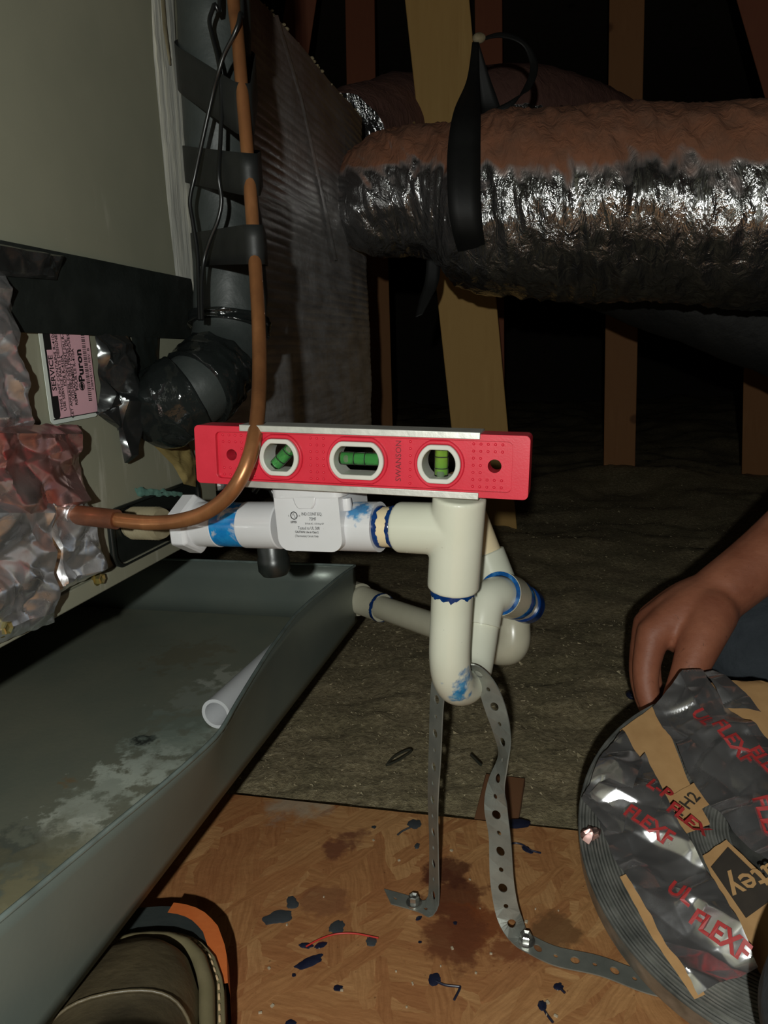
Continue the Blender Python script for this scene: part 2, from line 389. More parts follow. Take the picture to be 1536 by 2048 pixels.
for (nm, c_, h_) in (('wall_back', (0, 6.1, .8), (4.5, .05, 2.2)), ('wall_left', (-4.4, 2.5, .8), (.05, 3.6, 2.2)), ('wall_right', (4.4, 2.5, .8), (.05, 3.6, 2.2)), ('wall_front', (0, -1.2, .8), (4.5, .05, 2.2))):
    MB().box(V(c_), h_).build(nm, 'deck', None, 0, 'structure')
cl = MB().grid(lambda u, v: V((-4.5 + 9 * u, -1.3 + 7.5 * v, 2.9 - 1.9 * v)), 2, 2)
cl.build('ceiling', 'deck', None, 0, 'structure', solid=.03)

# blown insulation
a = N('blown_insulation')
n1 = a.noise(140, 6, .7); n2 = a.noise(12, 4)
col = a.mix(a.ramp(n2, [(.35, (0, 0, 0)), (.7, (1, 1, 1))]), a.ramp(n1, [(.3, srgb(120, 106, 78)), (.55, srgb(170, 154, 120)), (.75, srgb(212, 196, 164))]), a.ramp(n1, [(.3, srgb(106, 96, 70)), (.6, srgb(152, 140, 106)), (.8, srgb(196, 186, 152))]))
a.set(col, .95); a.bump(n1, .9, .008); M['insul'] = a.m
def insz(x, y):
    p = V((x, y, 0)); far = min(1, max(0, (y - .9) / 1.6))
    return -.012 + .008 * nz(p, 14) + .006 * nz(p, 45, 3) + .003 * nz(p, 110, 7) + far * (.05 * nz(p, 1.7, 2) + .03 * nz(p, 5, 4)) - .02 * far
def insfn(u, v):
    y = .45 + 5.55 * v ** 2.2; xx = -1 + 2 * u; x = .15 + xx * (1.2 + 2.9 * v)
    edge = FE[0].y + (x - FE[0].x) * (ed.y / ed.x)
    z = insz(x, y)
    if y < edge + .004: z = min(z, -.022)
    return V((x, y, z))
ins = MB().grid(insfn, 320, 300)
ins.build('blown_insulation', 'insul', None, 180, 'stuff', 'grey brown loose blown insulation covering the attic floor', 'insulation', fixn=False)
fk = MB()
for i in range(12000):
    x = random.uniform(-.5, 1.0); y = random.uniform(.62, 2.2) if i % 2 else random.uniform(.62, 1.1)
    edge = FE[0].y + (x - FE[0].x) * (ed.y / ed.x)
    if y < edge + .004: continue
    r = random.uniform(.0005, .0016) * (1 if random.random() < .95 else 2.0)
    c = V((x, y, insz(x, y) + r * .5)); d = V((random.gauss(0, 1), random.gauss(0, 1), random.gauss(0, .5))).normalized(); e = d.orthogonal().normalized(); g = d.cross(e)
    fk.add([c + d * r * 1.6, c - d * r * 1.4 + e * r * .6, c - d * r - e * r * .7, c + g * r * .6], [(0, 1, 2), (0, 2, 3), (0, 3, 1), (1, 3, 2)])
a = N('insulation_fleck'); a.set(a.ramp(a.noise(60, 2), [(.35, srgb(120, 108, 80)), (.65, srgb(188, 174, 142))]), .95); M['fleck'] = a.m
fk.build('insulation_flecks', 'fleck', None, 0, 'stuff', 'pale flecks of loose fibre lying on the brown insulation', 'fibre flecks', fixn=False)
# joist end showing between board and insulation
M['joist'] = wood('dark_joist', srgb(112, 74, 48), srgb(126, 86, 56), 1)
p0, p1, p2 = on_z(948, 1635, -.004), on_z(1010, 1640, -.004), on_z(975, 1530, -.004)
ax = (p2 - p0).normalized(); sx = V((ax.y, -ax.x, 0))
jw = .019
MB().box(p0 + sx * jw + ax * .022 - ZZ * .0435, (jw, .052, .0425), sx, ax).build('floor_joist', 'joist', None, 30, None, 'short length of reddish joist showing beside the chipboard edge', 'joist', bevel=.001)

# ------------------------------------------------------------------ roof timbers
def stud(px0, py0, D0, px1, py1, D1, wpx, mat, label, thick=.038, name='truss_web', width=None, ext=.04):
    A, B = at(px0, py0, D0), at(px1, py1, D1); hw = (width or wpx / FPX * (D0 + D1) / 2) / 2
    A = A + (A - B) * ext
    ax = (B - A).normalized(); side = ax.cross((A + B) * .5 - CAM).normalized(); dep = ax.cross(side)
    o = MB().box((A + B) / 2, (hw, thick / 2, (B - A).length / 2), side, dep, ax).build(name, mat, None, 30, None, label, 'timber', 'roof truss timbers', bevel=.002)
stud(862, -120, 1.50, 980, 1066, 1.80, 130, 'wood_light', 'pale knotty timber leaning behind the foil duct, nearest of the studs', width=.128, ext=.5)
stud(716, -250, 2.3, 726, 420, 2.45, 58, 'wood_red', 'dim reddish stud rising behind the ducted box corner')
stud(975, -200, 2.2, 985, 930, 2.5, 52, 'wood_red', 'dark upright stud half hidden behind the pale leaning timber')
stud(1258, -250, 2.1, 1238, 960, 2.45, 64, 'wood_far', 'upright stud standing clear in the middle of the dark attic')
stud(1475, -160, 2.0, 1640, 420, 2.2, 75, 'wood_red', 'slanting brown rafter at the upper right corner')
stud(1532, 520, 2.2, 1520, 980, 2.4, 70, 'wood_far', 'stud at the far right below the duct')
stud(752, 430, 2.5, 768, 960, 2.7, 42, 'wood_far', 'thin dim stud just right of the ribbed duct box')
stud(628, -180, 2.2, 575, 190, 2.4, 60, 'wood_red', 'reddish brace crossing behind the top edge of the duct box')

# ------------------------------------------------------------------ air handler
def patch(name, L, R, mat, parent, t=.0012, amp=.002, sc=60, nu=26, nv=34, seed=0, plane=None, jag=.0, post=None, label=None, solid=0, edgepin=True, back=None):
    isf = mat.startswith('foil')
    if isf: nu, nv = int(nu * 1.5), int(nv * 1.5)
    """crinkled sheet lying on the cabinet front between two outline polylines (left, right)"""
    pl = plane or (lambda x, y: on_face(x, y, t)); nrm = back or NN
    L = [pl(*p) for p in L]; R = [pl(*p) for p in R]
    def fn(u, v):
        A, B = lerpl(L, v), lerpl(R, v); p = A * (1 - u) + B * u
        if jag: p = p + (B - A).normalized() * (jag * nz(p, 160, seed) * (1 if (u < .01 or u > .99) else .3)) + (L[-1] - L[0]).normalized() * (jag * nz(p, 140, seed + 4) * (1 if (v < .01 or v > .99) else 0))
        h = amp * (crumple(p, sc, seed) * 1.6 if isf else .2 + .8 * max(0, wrinkle(p, sc, seed)))
        if edgepin: h *= min(1, 8 * min(u, 1 - u, v, 1 - v) + .15)
        p = p + nrm * h
        return post(p) if post else p
    return MB().grid(fn, nu, nv).build(name, mat, parent, 22 if isf else 60, None, label, fixn=False, solid=solid)

ZB = .5 * (on_face(20, 1282).z + on_face(330, 1112).z)      # underside of the cabinet
sc0 = sz(on_face(356, 300))[0]                               # far edge of the front
AH = thing('air_handler', 'grey brown metal air handler cabinet with a pink sticker and taped seams', 'air handler', U(0, -.25, ZB))
S0 = -.55; ZT = ZB + .95
s_end = sz(on_face(408, 640))[0]
MB().box(U((S0 + s_end) / 2, -.26, (ZB + ZT) / 2), ((s_end - S0) / 2, .26, (ZT - ZB) / 2), FD, NN).build('cabinet', 'paint', AH, 30, bevel=.003)
# lower flange lip along the bottom edge
MB().box(U((S0 + s_end) / 2, .0015, ZB + .0065), ((s_end - S0) / 2, .0018, .0065), FD, NN).build('bottom_flange', 'paint', AH, 30, bevel=.001)
# mastic strip along the far edge
patch('mastic_strip', [(292, -420), (300, -60), (306, 100), (320, 250), (334, 400), (352, 560), (385, 700)], [(342, -420), (345, -60), (352, 110), (388, 270), (380, 370), (396, 500), (410, 700)], 'mastic', AH, .0015, .0015, 40, 10, 40, 3)
patch('sealant_bead', [(318, -40), (326, 60), (338, 130)], [(326, -40), (334, 60), (342, 130)], 'putty', AH, .004, .0012, 90, 4, 20, 9)
# tape across the seam
patch('black_tape_band', [(-90, 462), (-90, 560), (-90, 660)], [(402, 562), (402, 620), (402, 679)], 'black_tape', AH, .002, .0012, 28, 40, 24, 11, edgepin=False)
patch('wrinkled_tape_end', [(-90, 470), (-90, 545)], [(125, 512), (112, 560)], 'foil_dark', AH, .0035, .005, 85, 40, 16, 12)
patch('foil_tape', [(-90, 535), (-90, 700), (-90, 880)], [(6, 545), (34, 700), (62, 866)], 'foil', AH, .002, .006, 110, 40, 60, 21, jag=.002)
patch('foil_tape', [(-90, 840), (-90, 960), (-90, 1080)], [(150, 852), (158, 930), (168, 1010)], 'foil_red_reflect', AH, .003, .008, 75, 50, 44, 22, jag=.002)
patch('foil_tape', [(-90, 990), (-90, 1150), (-90, 1318)], [(100, 1000), (104, 1120), (106, 1244)], 'foil', AH, .005, .008, 70, 44, 50, 23, jag=.001)
patch('foil_tape', [(80, 990), (96, 1090), (102, 1192)], [(172, 1000), (186, 1090), (200, 1140)], 'foil', AH, .004, .008, 70, 30, 40, 24, jag=.001)
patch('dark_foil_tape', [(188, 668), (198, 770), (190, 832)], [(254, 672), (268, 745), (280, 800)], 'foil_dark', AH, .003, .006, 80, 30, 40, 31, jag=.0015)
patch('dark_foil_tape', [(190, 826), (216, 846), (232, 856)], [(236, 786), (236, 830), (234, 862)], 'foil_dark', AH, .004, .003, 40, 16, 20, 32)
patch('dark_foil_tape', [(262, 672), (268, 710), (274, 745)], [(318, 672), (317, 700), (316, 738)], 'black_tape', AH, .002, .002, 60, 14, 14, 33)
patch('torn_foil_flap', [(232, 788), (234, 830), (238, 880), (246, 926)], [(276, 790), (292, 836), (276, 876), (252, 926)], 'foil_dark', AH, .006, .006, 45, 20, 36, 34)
# black drain collar
dc = V(on_face(300, 1045, 0))
def cap_outline(hw, hh, r, n=8):
    out = []
    for (cx_, cy_, a0) in ((hw - r, hh - r, 0), (-hw + r, hh - r, 90), (-hw + r, -hh + r, 180), (hw - r, -hh + r, 270)):
        out += [(cx_ + r * cos(radians(a0 + 90 * k / n)), cy_ + r * sin(radians(a0 + 90 * k / n))) for k in range(n + 1)]
    return out
l_ = on_face(212, 1050); r_ = on_face(400, 1045); t_ = on_face(300, 988); b_ = on_face(300, 1104)
hw_ = (sz(r_)[0] - sz(l_)[0]) / 2; hh_ = (t_.z - b_.z) / 2
cc_ = U((sz(r_)[0] + sz(l_)[0]) / 2, 0, (t_.z + b_.z) / 2)
col_ = MB().prism(cc_, FD, ZZ, NN, cap_outline(hw_, hh_, hh_ * .55), 0, .004, [cap_outline(hw_ * .93, hh_ * .90, hh_ * .5)]).build('drain_collar', 'black_plastic', AH, 40, bevel=.0012)
MB().prism(cc_, FD, ZZ, NN, cap_outline(hw_ * .92, hh_ * .89, hh_ * .5), 0, .0015).build('collar_face', 'black_plastic', col_, 40)
patch('patina_smear', [(268, 975), (272, 992)], [(365, 984), (368, 992)], 'patina', AH, .003, .002, 120, 26, 8, 41, jag=.003)
patch('film_scrap', [(305, 890), (345, 930), (366, 968)], [(376, 886), (390, 920), (391, 974)], 'film', AH, .006, .006, 40, 14, 22, 42)
# cabinet screws
def hexscrew(name, P, ax, r, mat, parent, h=.005, **kw):
    mb = MB(); mb.lathe(P, ax, [(r * 1.45, 0), (r * 1.45, .001), (r * 1.2, .0014)], 24)
    mb.lathe(P, ax, [(r, .001), (r, h), (r * .82, h + .0006), (r * .5, h - .0008)], 6)
    return mb.build(name, mat, parent, 30, **kw)
hexscrew('cabinet_screw', on_face(192, 1157, .002), NN, .0042, 'brass', AH)
hexscrew('cabinet_screw', on_face(2, 1255, .009), NN, .0042, 'brass', AH)
# service sticker
lt, lb, rb = on_face(75, 655, .0012), on_face(101, 846, .0012), on_face(196, 832, .0012)
LX = (lt - lb); LH = LX.length; LX.normalize(); LYv = (lb - rb); LYv = (LYv - LX * LYv.dot(LX)); LW = LYv.length; LYv.normalize()
# reading direction LX (upwards), letter-up LYv (to the left)
LZ = LX.cross(LYv).normalized()
O_ = rb
def rrect(x0, y0, x1, y1, r, n=5): return [(x + (x1 + x0) / 2, y + (y1 + y0) / 2) for x, y in cap_outline((x1 - x0) / 2, (y1 - y0) / 2, r, n)]
st_ = MB().prism(O_, LX, LYv, LZ, rrect(0, 0, LH * 1.05, LW, .004), 0, .0003).build('service_sticker', 'label_white', AH, 0, label='pink service sticker with white border and black lettering')
def srect(name, x0, y0, x1, y1, mat, z=.0005, r=None):
    pts = rrect(x0 * LH, y0 * LW, x1 * LH, y1 * LW, r) if r else [(x0 * LH, y0 * LW), (x1 * LH, y0 * LW), (x1 * LH, y1 * LW), (x0 * LH, y1 * LW)]
    return MB().prism(O_, LX, LYv, LZ, pts, z - .0001, z).build(name, mat, st_, 0)
srect('pink_field', .055, -.0, 1.04, .82, 'label_pink', .0004)
srect('black_rule', .045, -.0, .055, .94, 'black', .00045)
srect('black_header', .05, .80, 1.04, .935, 'black', .0005, .003)
srect('header_box', .30, .80, .79, .90, 'label_pink', .0006)
srect('thin_rule', .055, .595, 1.04, .60, 'black', .0005)
def stext(x, y, body, h, bold=0, align='CENTER'):
    return text('lettering', body, O_ + LX * (x * LH) + LYv * (y * LW), LX, LYv, h * LW, 'black', st_, .0007, None, align, bold)
stext(.545, .815, 'SERVICE', .12, .0001)
for y_, b_t in ((.735, 'THIS UNIT CONTAINS R-410A'), (.675, 'USE SERVICE PARTS DESIGNED'), (.615, 'FOR R-410A'), (.54, 'CET APPAREIL CONTIENT DU R-410A'), (.485, 'UTILISEZ DES PIECES DE'), (.43, 'REMPLACEMENT CONCUES'), (.375, 'POUR LE R-410A')):
    stext(.56, y_, b_t, .072, .00004)
stext(.60, .225, 'Puron', .17, .0003)
for x_ in range(34):
    if (x_ * 7 + x_ * x_ * 3) % 5 == 4: continue
    w_ = .008 if (x_ * 5) % 3 else .013
    srect('barcode_bar', .19 + x_ * .0225, .10, .19 + x_ * .0225 + w_, .175, 'black', .0005)
stext(.55, .04, '338943-101 REV. B', .07)
# round mark beside the name
cc2 = O_ + LX * (.37 * LH) + LYv * (.29 * LW)
ring = lambda r: [(r * cos(2 * pi * k / 24), r * sin(2 * pi * k / 24)) for k in range(24)]
MB().prism(cc2, LX, LYv, LZ, ring(.055 * LW), .0005, .0007, [ring(.045 * LW)]).build('round_mark', 'black', st_, 0)
MB().prism(cc2, LX, LYv, LZ, [(.03 * LW * cos(t) * (1 + .5 * cos(2 * t)), .03 * LW * sin(t)) for t in [2 * pi * k / 16 for k in range(16)]], .0005, .0007).build('mark_swirl', 'black', st_, 0)

# ------------------------------------------------------------------ drain pan
def pan_pt(px, py, z): return on_z(px, py, z)
ZP, ZL = .088, .156
nearP = on_z(290, 1790, ZP); farP = on_z(712, 1242, ZP)
sN, tN, _ = sz(nearP); sF, tF, _ = sz(farP)
tp = lambda s_: tN + (tF - tN) * (s_ - sN) / (sF - sN)
PAN = thing('drain_pan', 'grey galvanised secondary drain pan with white mineral stains below the cabinet', 'drain pan', U(0, 0, ZP))
a = M.pop('_panfloor')
col = a.ramp(a.noise(7, 6, .6), [(.3, srgb(112, 119, 107)), (.7, srgb(132, 132, 115))])
for (px, py, r, cc, am) in ((250, 1560, .032, srgb(206, 214, 200), .8), (160, 1640, .030, srgb(208, 212, 198), .8), (330, 1490, .035, srgb(160, 172, 160), .6), (400, 1400, .035, srgb(146, 152, 142), .55), (470, 1360, .03, srgb(190, 192, 180), .5), (640, 1190, .035, srgb(62, 56, 42), .7), (660, 1165, .025, srgb(150, 134, 96), .6), (290, 1480, .011, srgb(34, 38, 36), .9), (60, 1800, .035, srgb(168, 158, 120), .7), (120, 1690, .03, srgb(140, 136, 112), .5), (380, 1310, .04, srgb(110, 96, 66), .35), (140, 1565, .008, srgb(140, 110, 70), .6), (20, 1700, .025, srgb(60, 66, 64), .5), (300, 1530, .03, srgb(184, 192, 180), .6), (200, 1600, .03, srgb(150, 156, 142), .5), (360, 1450, .03, srgb(120, 132, 122), .6), (600, 1215, .03, srgb(74, 66, 46), .5), (560, 1180, .03, srgb(84, 74, 52), .4), (60, 1760, .04, srgb(120, 116, 92), .5)):
    f = a.near(on_z(px, py, ZP), r, 55, 1.0, .4)
    col = a.mix(a.math('MULTIPLY', f, am), col, cc)
a.set(col, .5, .1); a.bump(a.noise(200, 5), .12, .001); M['pan_floor'] = a.m
sA, sB = S0 - .1, sF
MB().grid(lambda u, v: U(sA + (sB - sA) * u, -.55 + (tp(sA + (sB - sA) * u) + .55) * v, ZP), 30, 4).build('pan_base', 'pan_floor', PAN, 0, solid=.0012)
# outer wall, dented inwards at the top
lipx = [(-300, 2085), (0, 1838), (200, 1672), (330, 1566), (405, 1500), (440, 1466), (468, 1415), (500, 1362), (540, 1298), (590, 1230), (620, 1202), (680, 1152), (737, 1112)]
LIP = sorted([sz(on_z(px, py, ZL))[:2] for px, py in lipx])
def lip_t(s_):
    if s_ <= LIP[0][0]: return LIP[0][1]
    for (a0, b0), (a1, b1) in zip(LIP, LIP[1:]):
        if s_ <= a1: return b0 + (b1 - b0) * (s_ - a0) / (a1 - a0)
    return LIP[-1][1]
def lip_s(s_): return sum(lip_t(s_ + d * .006) for d in (-2, -1, 0, 1, 2)) / 5
def wall_fn(u, v):
    s_ = sA + (sB - sA) * u
    t0 = tp(s_) + .001; return U(s_, t0 + (lip_s(s_) - t0) * v ** 1.3, ZP + (ZL - ZP) * v)
ow = MB().grid(wall_fn, 90, 8).build('pan_side', 'pan_wall', PAN, 60, solid=.0012)
MB().tube([wall_fn(k / 90, 1.0) for k in range(91)], .0016, 8).build('pan_rolled_lip', 'pvc_lip', PAN, 60)
MB().grid(lambda u, v: U(sB, -.55 + (tF + .55) * u, ZP + (ZL - ZP) * v), 10, 3).build('pan_end', 'pan_wall', PAN, 60, solid=.0012)
MB().tube([U(sB, -.55 + (tF + .55) * k / 10, ZL) for k in range(11)], .0016, 8).build('pan_rolled_lip', 'pvc_lip', PAN, 60)
# hidden blocks that carry the cabinet and pan
for i, s_ in enumerate((-.3, .0)):
    MB().box(U(s_, -.30, (ZP + ZB) / 2), (.045, .09, (ZB - ZP) / 2 - .0008), FD, NN).build('support_block', 'foam', None, 30, None, ('near' if i == 0 else 'far') + ' dark rubber block under the cabinet inside the drain pan', 'support block', bevel=.003)
for i, s_ in enumerate((-.35, .22)):
    MB().box(U(s_, -.32, (ZP - .001) / 2), (.019, .12, (ZP - .001) / 2 - .0004), FD, NN).build('pan_sleeper', 'wood_far', None, 30, None, ('near' if i == 0 else 'far') + ' timber sleeper carrying the drain pan above the floor', 'timber', bevel=.002)
# white pipe offcut lying in the pan
pa = on_z(432, 1428, ZP + .0140); dirp = (FD * .97 + NN * .06).normalized()
def in_pan(p, r):
    return p
OFF = MB().pipe(pa, pa + dirp * .16, .0134, .0104)
OFF.build('pipe_offcut', 'pvc_white', None, 40, None, 'short white plastic pipe offcut lying in the drain pan', 'pipe')

# ------------------------------------------------------------------ duct board plenum
PLs0 = s_end + .015; PLs1 = sz(on_face(732, 520))[0]
pz0, pz1 = on_face(745, 852).z, on_face(700, 214).z
PLN = thing('duct_box', 'silver foil faced duct board box with horizontal ribs behind the pipes', 'duct box', U((PLs0 + PLs1) / 2, -.25, pz0))
a = N('aged_foil_facing')
st = a.noise(1, 5, .6, a.coord((12, 12, 60)))
cg = a.ramp(st, [(.3, srgb(150, 146, 144)), (.7, srgb(208, 206, 206))])
gm = a.n('ShaderNodeTexCoord'); sp = a.n('ShaderNodeSeparateXYZ'); a.l(gm.outputs['Generated'], sp.inputs[0])
dst = a.math('ADD', sp.outputs['Z'], a.math('MULTIPLY', a.math('SUBTRACT', a.noise(6, 4), .5), .5))
cg = a.mix(a.ramp(dst, [(.6, (0, 0, 0)), (.95, (.85, .85, .85))]), cg, srgb(96, 70, 56))
a.set(cg, a.ramp(a.noise(14, 4), [(.3, (.3,) * 3), (.7, (.46,) * 3)]), a.ramp(dst, [(.6, (.5,) * 3), (.95, (.1,) * 3)])); a.bump(a.noise(90, 5), .35, .003); M['facing'] = a.m
def rib(u, v):
    s_ = PLs0 + (PLs1 - PLs0) * u; z = pz0 + (pz1 - pz0) * v
    p = U(s_, 0, z)
    h = .0016 * (abs(sin(pi * z / .0105 + .4 * nz(p, 9))) ** .7) * (.5 + .7 * abs(nz(p, 5, 3))) + .006 * nz(p, 6, 8) + .002 * nz(p, 22, 2)
    if u > .985: h -= .004
    return p + NN * (h + .004)
rf = MB().grid(rib, 60, 420); 
rf.build('ribbed_facing', 'facing', PLN, 180, fixn=False)
MB().box(U((PLs0 + PLs1) / 2, -.256, (pz0 + pz1) / 2), ((PLs1 - PLs0) / 2, .254, (pz1 - pz0) / 2), FD, NN).build('duct_board', 'facing', PLN, 0, bevel=.006)
for (L_, R_, sd) in (([(548, 30), (600, 200), (640, 380), (668, 520)], [(556, 30), (606, 200), (646, 380), (674, 520)], 5),):
    patch('foil_seam', L_, R_, 'facing', PLN, .009, .001, 60, 4, 40, sd)
mb_ = MB()
for i in range(160):
    k = random.random(); p = U(PLs0 + (PLs1 - PLs0) * (k ** .7), random.uniform(-.01, .004), pz1 + random.uniform(-.002, .003)); r = random.uniform(.001, .0035)
    mb_.ball(p, (r, r * .8, r * .7), nu=6, nv=4)
o = mb_.build('fibre_fluff', 'insul', PLN, 0, 'stuff')

# ------------------------------------------------------------------ flexible ducts
def duct_mat(name, dust_amt, dustc, tone=.62):
    a = N(name)
    g = a.n('ShaderNodeNewGeometry'); sp = a.n('ShaderNodeSeparateXYZ'); a.l(g.outputs['Normal'], sp.inputs[0])
    f = a.math('ADD', sp.outputs['Z'], a.math('MULTIPLY', a.math('SUBTRACT', a.noise(9, 5, .6), .5), .9))
    f = a.ramp(f, [(dust_amt - .12, (0, 0, 0)), (dust_amt + .12, (1, 1, 1))])
    dcol = a.ramp(a.noise(30, 5), [(.3, dustc[0]), (.7, dustc[1])])
    fl_ = a.ramp(a.noise(20), [(.3, (tone * .75,) * 3), (.7, (tone,) * 3)])
    a.set(a.mix(f, fl_, dcol), a.mix(f, (.14,) * 3 + (1,), (.9,) * 3 + (1,)), a.math('SUBTRACT', .95, a.math('MULTIPLY', f, .9)))
    v = a.n('ShaderNodeTexVoronoi'); v.feature = 'DISTANCE_TO_EDGE'; v.inputs['Scale'].default_value = 28; a.l(a.coord((1, 1, .5)), v.inputs['Vector'])
    b1 = a.bump(a.noise(1, 5, .6, a.coord((48, 48, 18)), .9), .6, .010)
    a.bump(v.outputs[0], .3, .004, b1)
    return a.m
M['duct1'] = duct_mat('dusty_silver_duct', .20, (srgb(134, 96, 76), srgb(158, 104, 76)), .44)
M['duct2'] = duct_mat('dusty_back_duct', -.1, (srgb(120, 84, 76), srgb(134, 96, 84)), .5)
def duct(name, ctrl, rads, label, mat, seed, n=64, fold=.010, k=14):
    path = smoothpath(ctrl, k); rr = smoothpath([V((r, 0, 0)) for r in rads], k); rr = [q.x for q in rr]
    ref = V((0, 0, 1))
    def dsp(L, a_, p):
        q = V((p.x, p.y, p.z)); h = L + .05 * sin(a_ + seed)
        f = V((h * 38, a_ * 1.6, seed))
        r1 = 1 - 2 * abs(noise.noise(f)); r2 = 1 - 2 * abs(noise.noise(V((h * 80 + a_ * 2, a_ * 3.1, seed + 5))))
        return fold * (.55 * r1 + .3 * r2) * (.6 + .5 * abs(noise.noise(V((L * 5, a_, seed))))) + .012 * nz(q, 7, seed) - .004
    mb = MB().tube(path, rr, n, True, dsp, ref)
    return mb.build(name, mat, None, 60, None, label, 'flexible duct', 'flexible attic ducts', fixn=True)
D1 = [at(728, 400, 1.20), at(770, 395, 1.165), at(850, 385, 1.14), at(930, 392, 1.12), at(1010, 408, 1.10), at(1150, 412, 1.07), at(1300, 412, 1.04), at(1460, 415, 1.01), at(1750, 420, .99)]
duct('flex_duct', smoothpath(D1, 3), [x for x in [.055, .075, .085, .09, .093, .094, .096, .098, .104, .112, .122, .128, .129, .129, .129, .128, .128, .127, .127, .127, .127, .127, .127, .127, .127]], 'large silver foil flexible duct with brown dust crossing the upper right', 'duct1', 2.0, 88, .011, 10)
D2 = [at(690, 300, 1.46), at(750, 275, 1.60), at(870, 258, 1.86), at(1050, 245, 1.92), at(1180, 265, 1.98), at(1300, 330, 2.05)]
duct('flex_duct', D2, [.095, .11, .125, .13, .11, .10], 'dim dusty flexible duct running behind the large foil duct', 'duct2', 9.0, 48, .009, 12)
D3 = [at(1010, 500, 1.42), at(1200, 530, 1.38), at(1400, 585, 1.32), at(1640, 670, 1.28)]
M['duct3'] = simple('black_duct_jacket', srgb(24, 24, 23), srgb(34, 33, 31), 20, .7, 0, .4, 30, .01)
duct('flex_duct', D3, [.07, .085, .09, .095], 'black jacketed flexible duct sagging under the large foil duct', 'duct3', 15.0, 40, .006, 12)
# black hanging strap round the big duct, knotted on a nail
HS = thing('duct_hanger', 'black hanging strap looped around the foil duct from a nail', 'hanging strap', at(925, 250, 1.08))
def ribbon(ctrl, wid, k=8):
    """ctrl: [(point, width dir, width)]"""
    P = smoothpath([c[0] for c in ctrl], k); W = smoothpath([c[1] for c in ctrl], k); H = [q.x for q in smoothpath([V((c[2], 0, 0)) for c in ctrl], k)]
    n_ = len(P) - 1
    return MB().grid(lambda u, v: P[round(v * n_)] + W[round(v * n_)].normalized() * (H[round(v * n_)] * (u - .5)), 3, n_)
wd = RGT
ribbon([(at(951, 85, 1.10), wd, .010), (at(946, 160, 1.07), wd, .018), (at(934, 225, .995), wd, .036), (at(928, 300, .978), wd, .043), (at(928, 380, .972), wd, .043), (at(932, 440, .982), wd, .042), (at(940, 485, 1.01), wd, .040), (at(946, 515, 1.07), wd, .036), (at(950, 528, 1.13), wd, .034), (at(950, 520, 1.2), wd, .034)], 0).build('front_band', 'hang_strap', HS, 60, solid=.0015)
ribbon([(at(951, 85, 1.105), wd, .010), (at(966, 150, 1.13), wd, .018), (at(978, 205, 1.15), wd, .030), (at(985, 240, 1.17), wd, .034), (at(985, 330, 1.22), wd, .034), (at(965, 430, 1.25), wd, .034), (at(950, 500, 1.2), wd, .034)], 0).build('rear_band', 'hang_strap', HS, 60, solid=.0015)
ribbon([(at(955, 82, 1.12), UPV, .004), (at(1000, 70, 1.13), UPV, .008), (at(1045, 85, 1.14), UPV, .01), (at(1068, 130, 1.14), RGT, .012), (at(1055, 175, 1.13), RGT, .012), (at(1025, 205, 1.12), UPV, .010), (at(990, 222, 1.12), UPV, .008)], 0).build('loose_tail', 'hang_strap', HS, 60, solid=.0012)
MB().ball(at(958, 76, 1.11), (.010, .008, .007), RGT, FWD, UPV).build('frayed_knot', 'fleck', HS, 60)
hang2 = ribbon([(at(868, 500, 1.17), RGT, .022), (at(864, 560, 1.17), RGT, .022), (at(850, 600, 1.16), RGT + UPV * .3, .020), (at(838, 632, 1.15), RGT + UPV * .4, .012)], 0)
hang2.build('hanging_tape_end', 'hang_strap', None, 60, None, 'loose dark strip hanging below the foil duct beside the pale timber', 'tape', solid=.001)

# ------------------------------------------------------------------ copper liquid line
CU = thing('copper_tube', 'bare copper refrigerant tube bending in front of the red level', 'copper tube', on_face(130, 1026, 0))
cpts = [(462, -60, .530), (474, 60, .530), (484, 180, .530), (494, 300, .530), (504, 430, .528), (511, 540, .520), (517, 640, .508), (519, 740, .491), (515, 830, .474), (503, 900, .462), (482, 955, .459), (450, 998, .463), (405, 1028, .470), (350, 1043, .478), (290, 1046, .486)]
ctop = at(*cpts[0]); cp = smoothpath([ctop + ZZ * .45, ctop + ZZ * .2] + [at(*q) for q in cpts], 8)
MB().tube(cp, [.0044 + .0004 * min(1, k / 70) for k in range(len(cp))], 20).build('bent_tube', 'copper', CU, 60)
c2 = smoothpath([at(300, 1046, .485), at(262, 1043, .4895), at(232, 1039, .493)], 4)
MB().tube(c2, .0049, 20).build('stained_tube', 'copper', CU, 60)
c3 = smoothpath([at(234, 1039, .4925), at(190, 1034, .498), at(146, 1029, .503)], 4)
MB().tube(c3, .0066, 20).build('brazed_socket', 'copper_dark', CU, 60)
c4 = smoothpath([at(152, 1030, .502), at(120, 1022, .505), at(96, 1014, .503)], 6)
MB().tube(c4, [.0078 + .002 * k / 12 for k in range(13)], 24, True, lambda L, a_, p: .0014 * wrinkle(p, 110, 3)).build('foil_collar', 'foil', CU, 60)

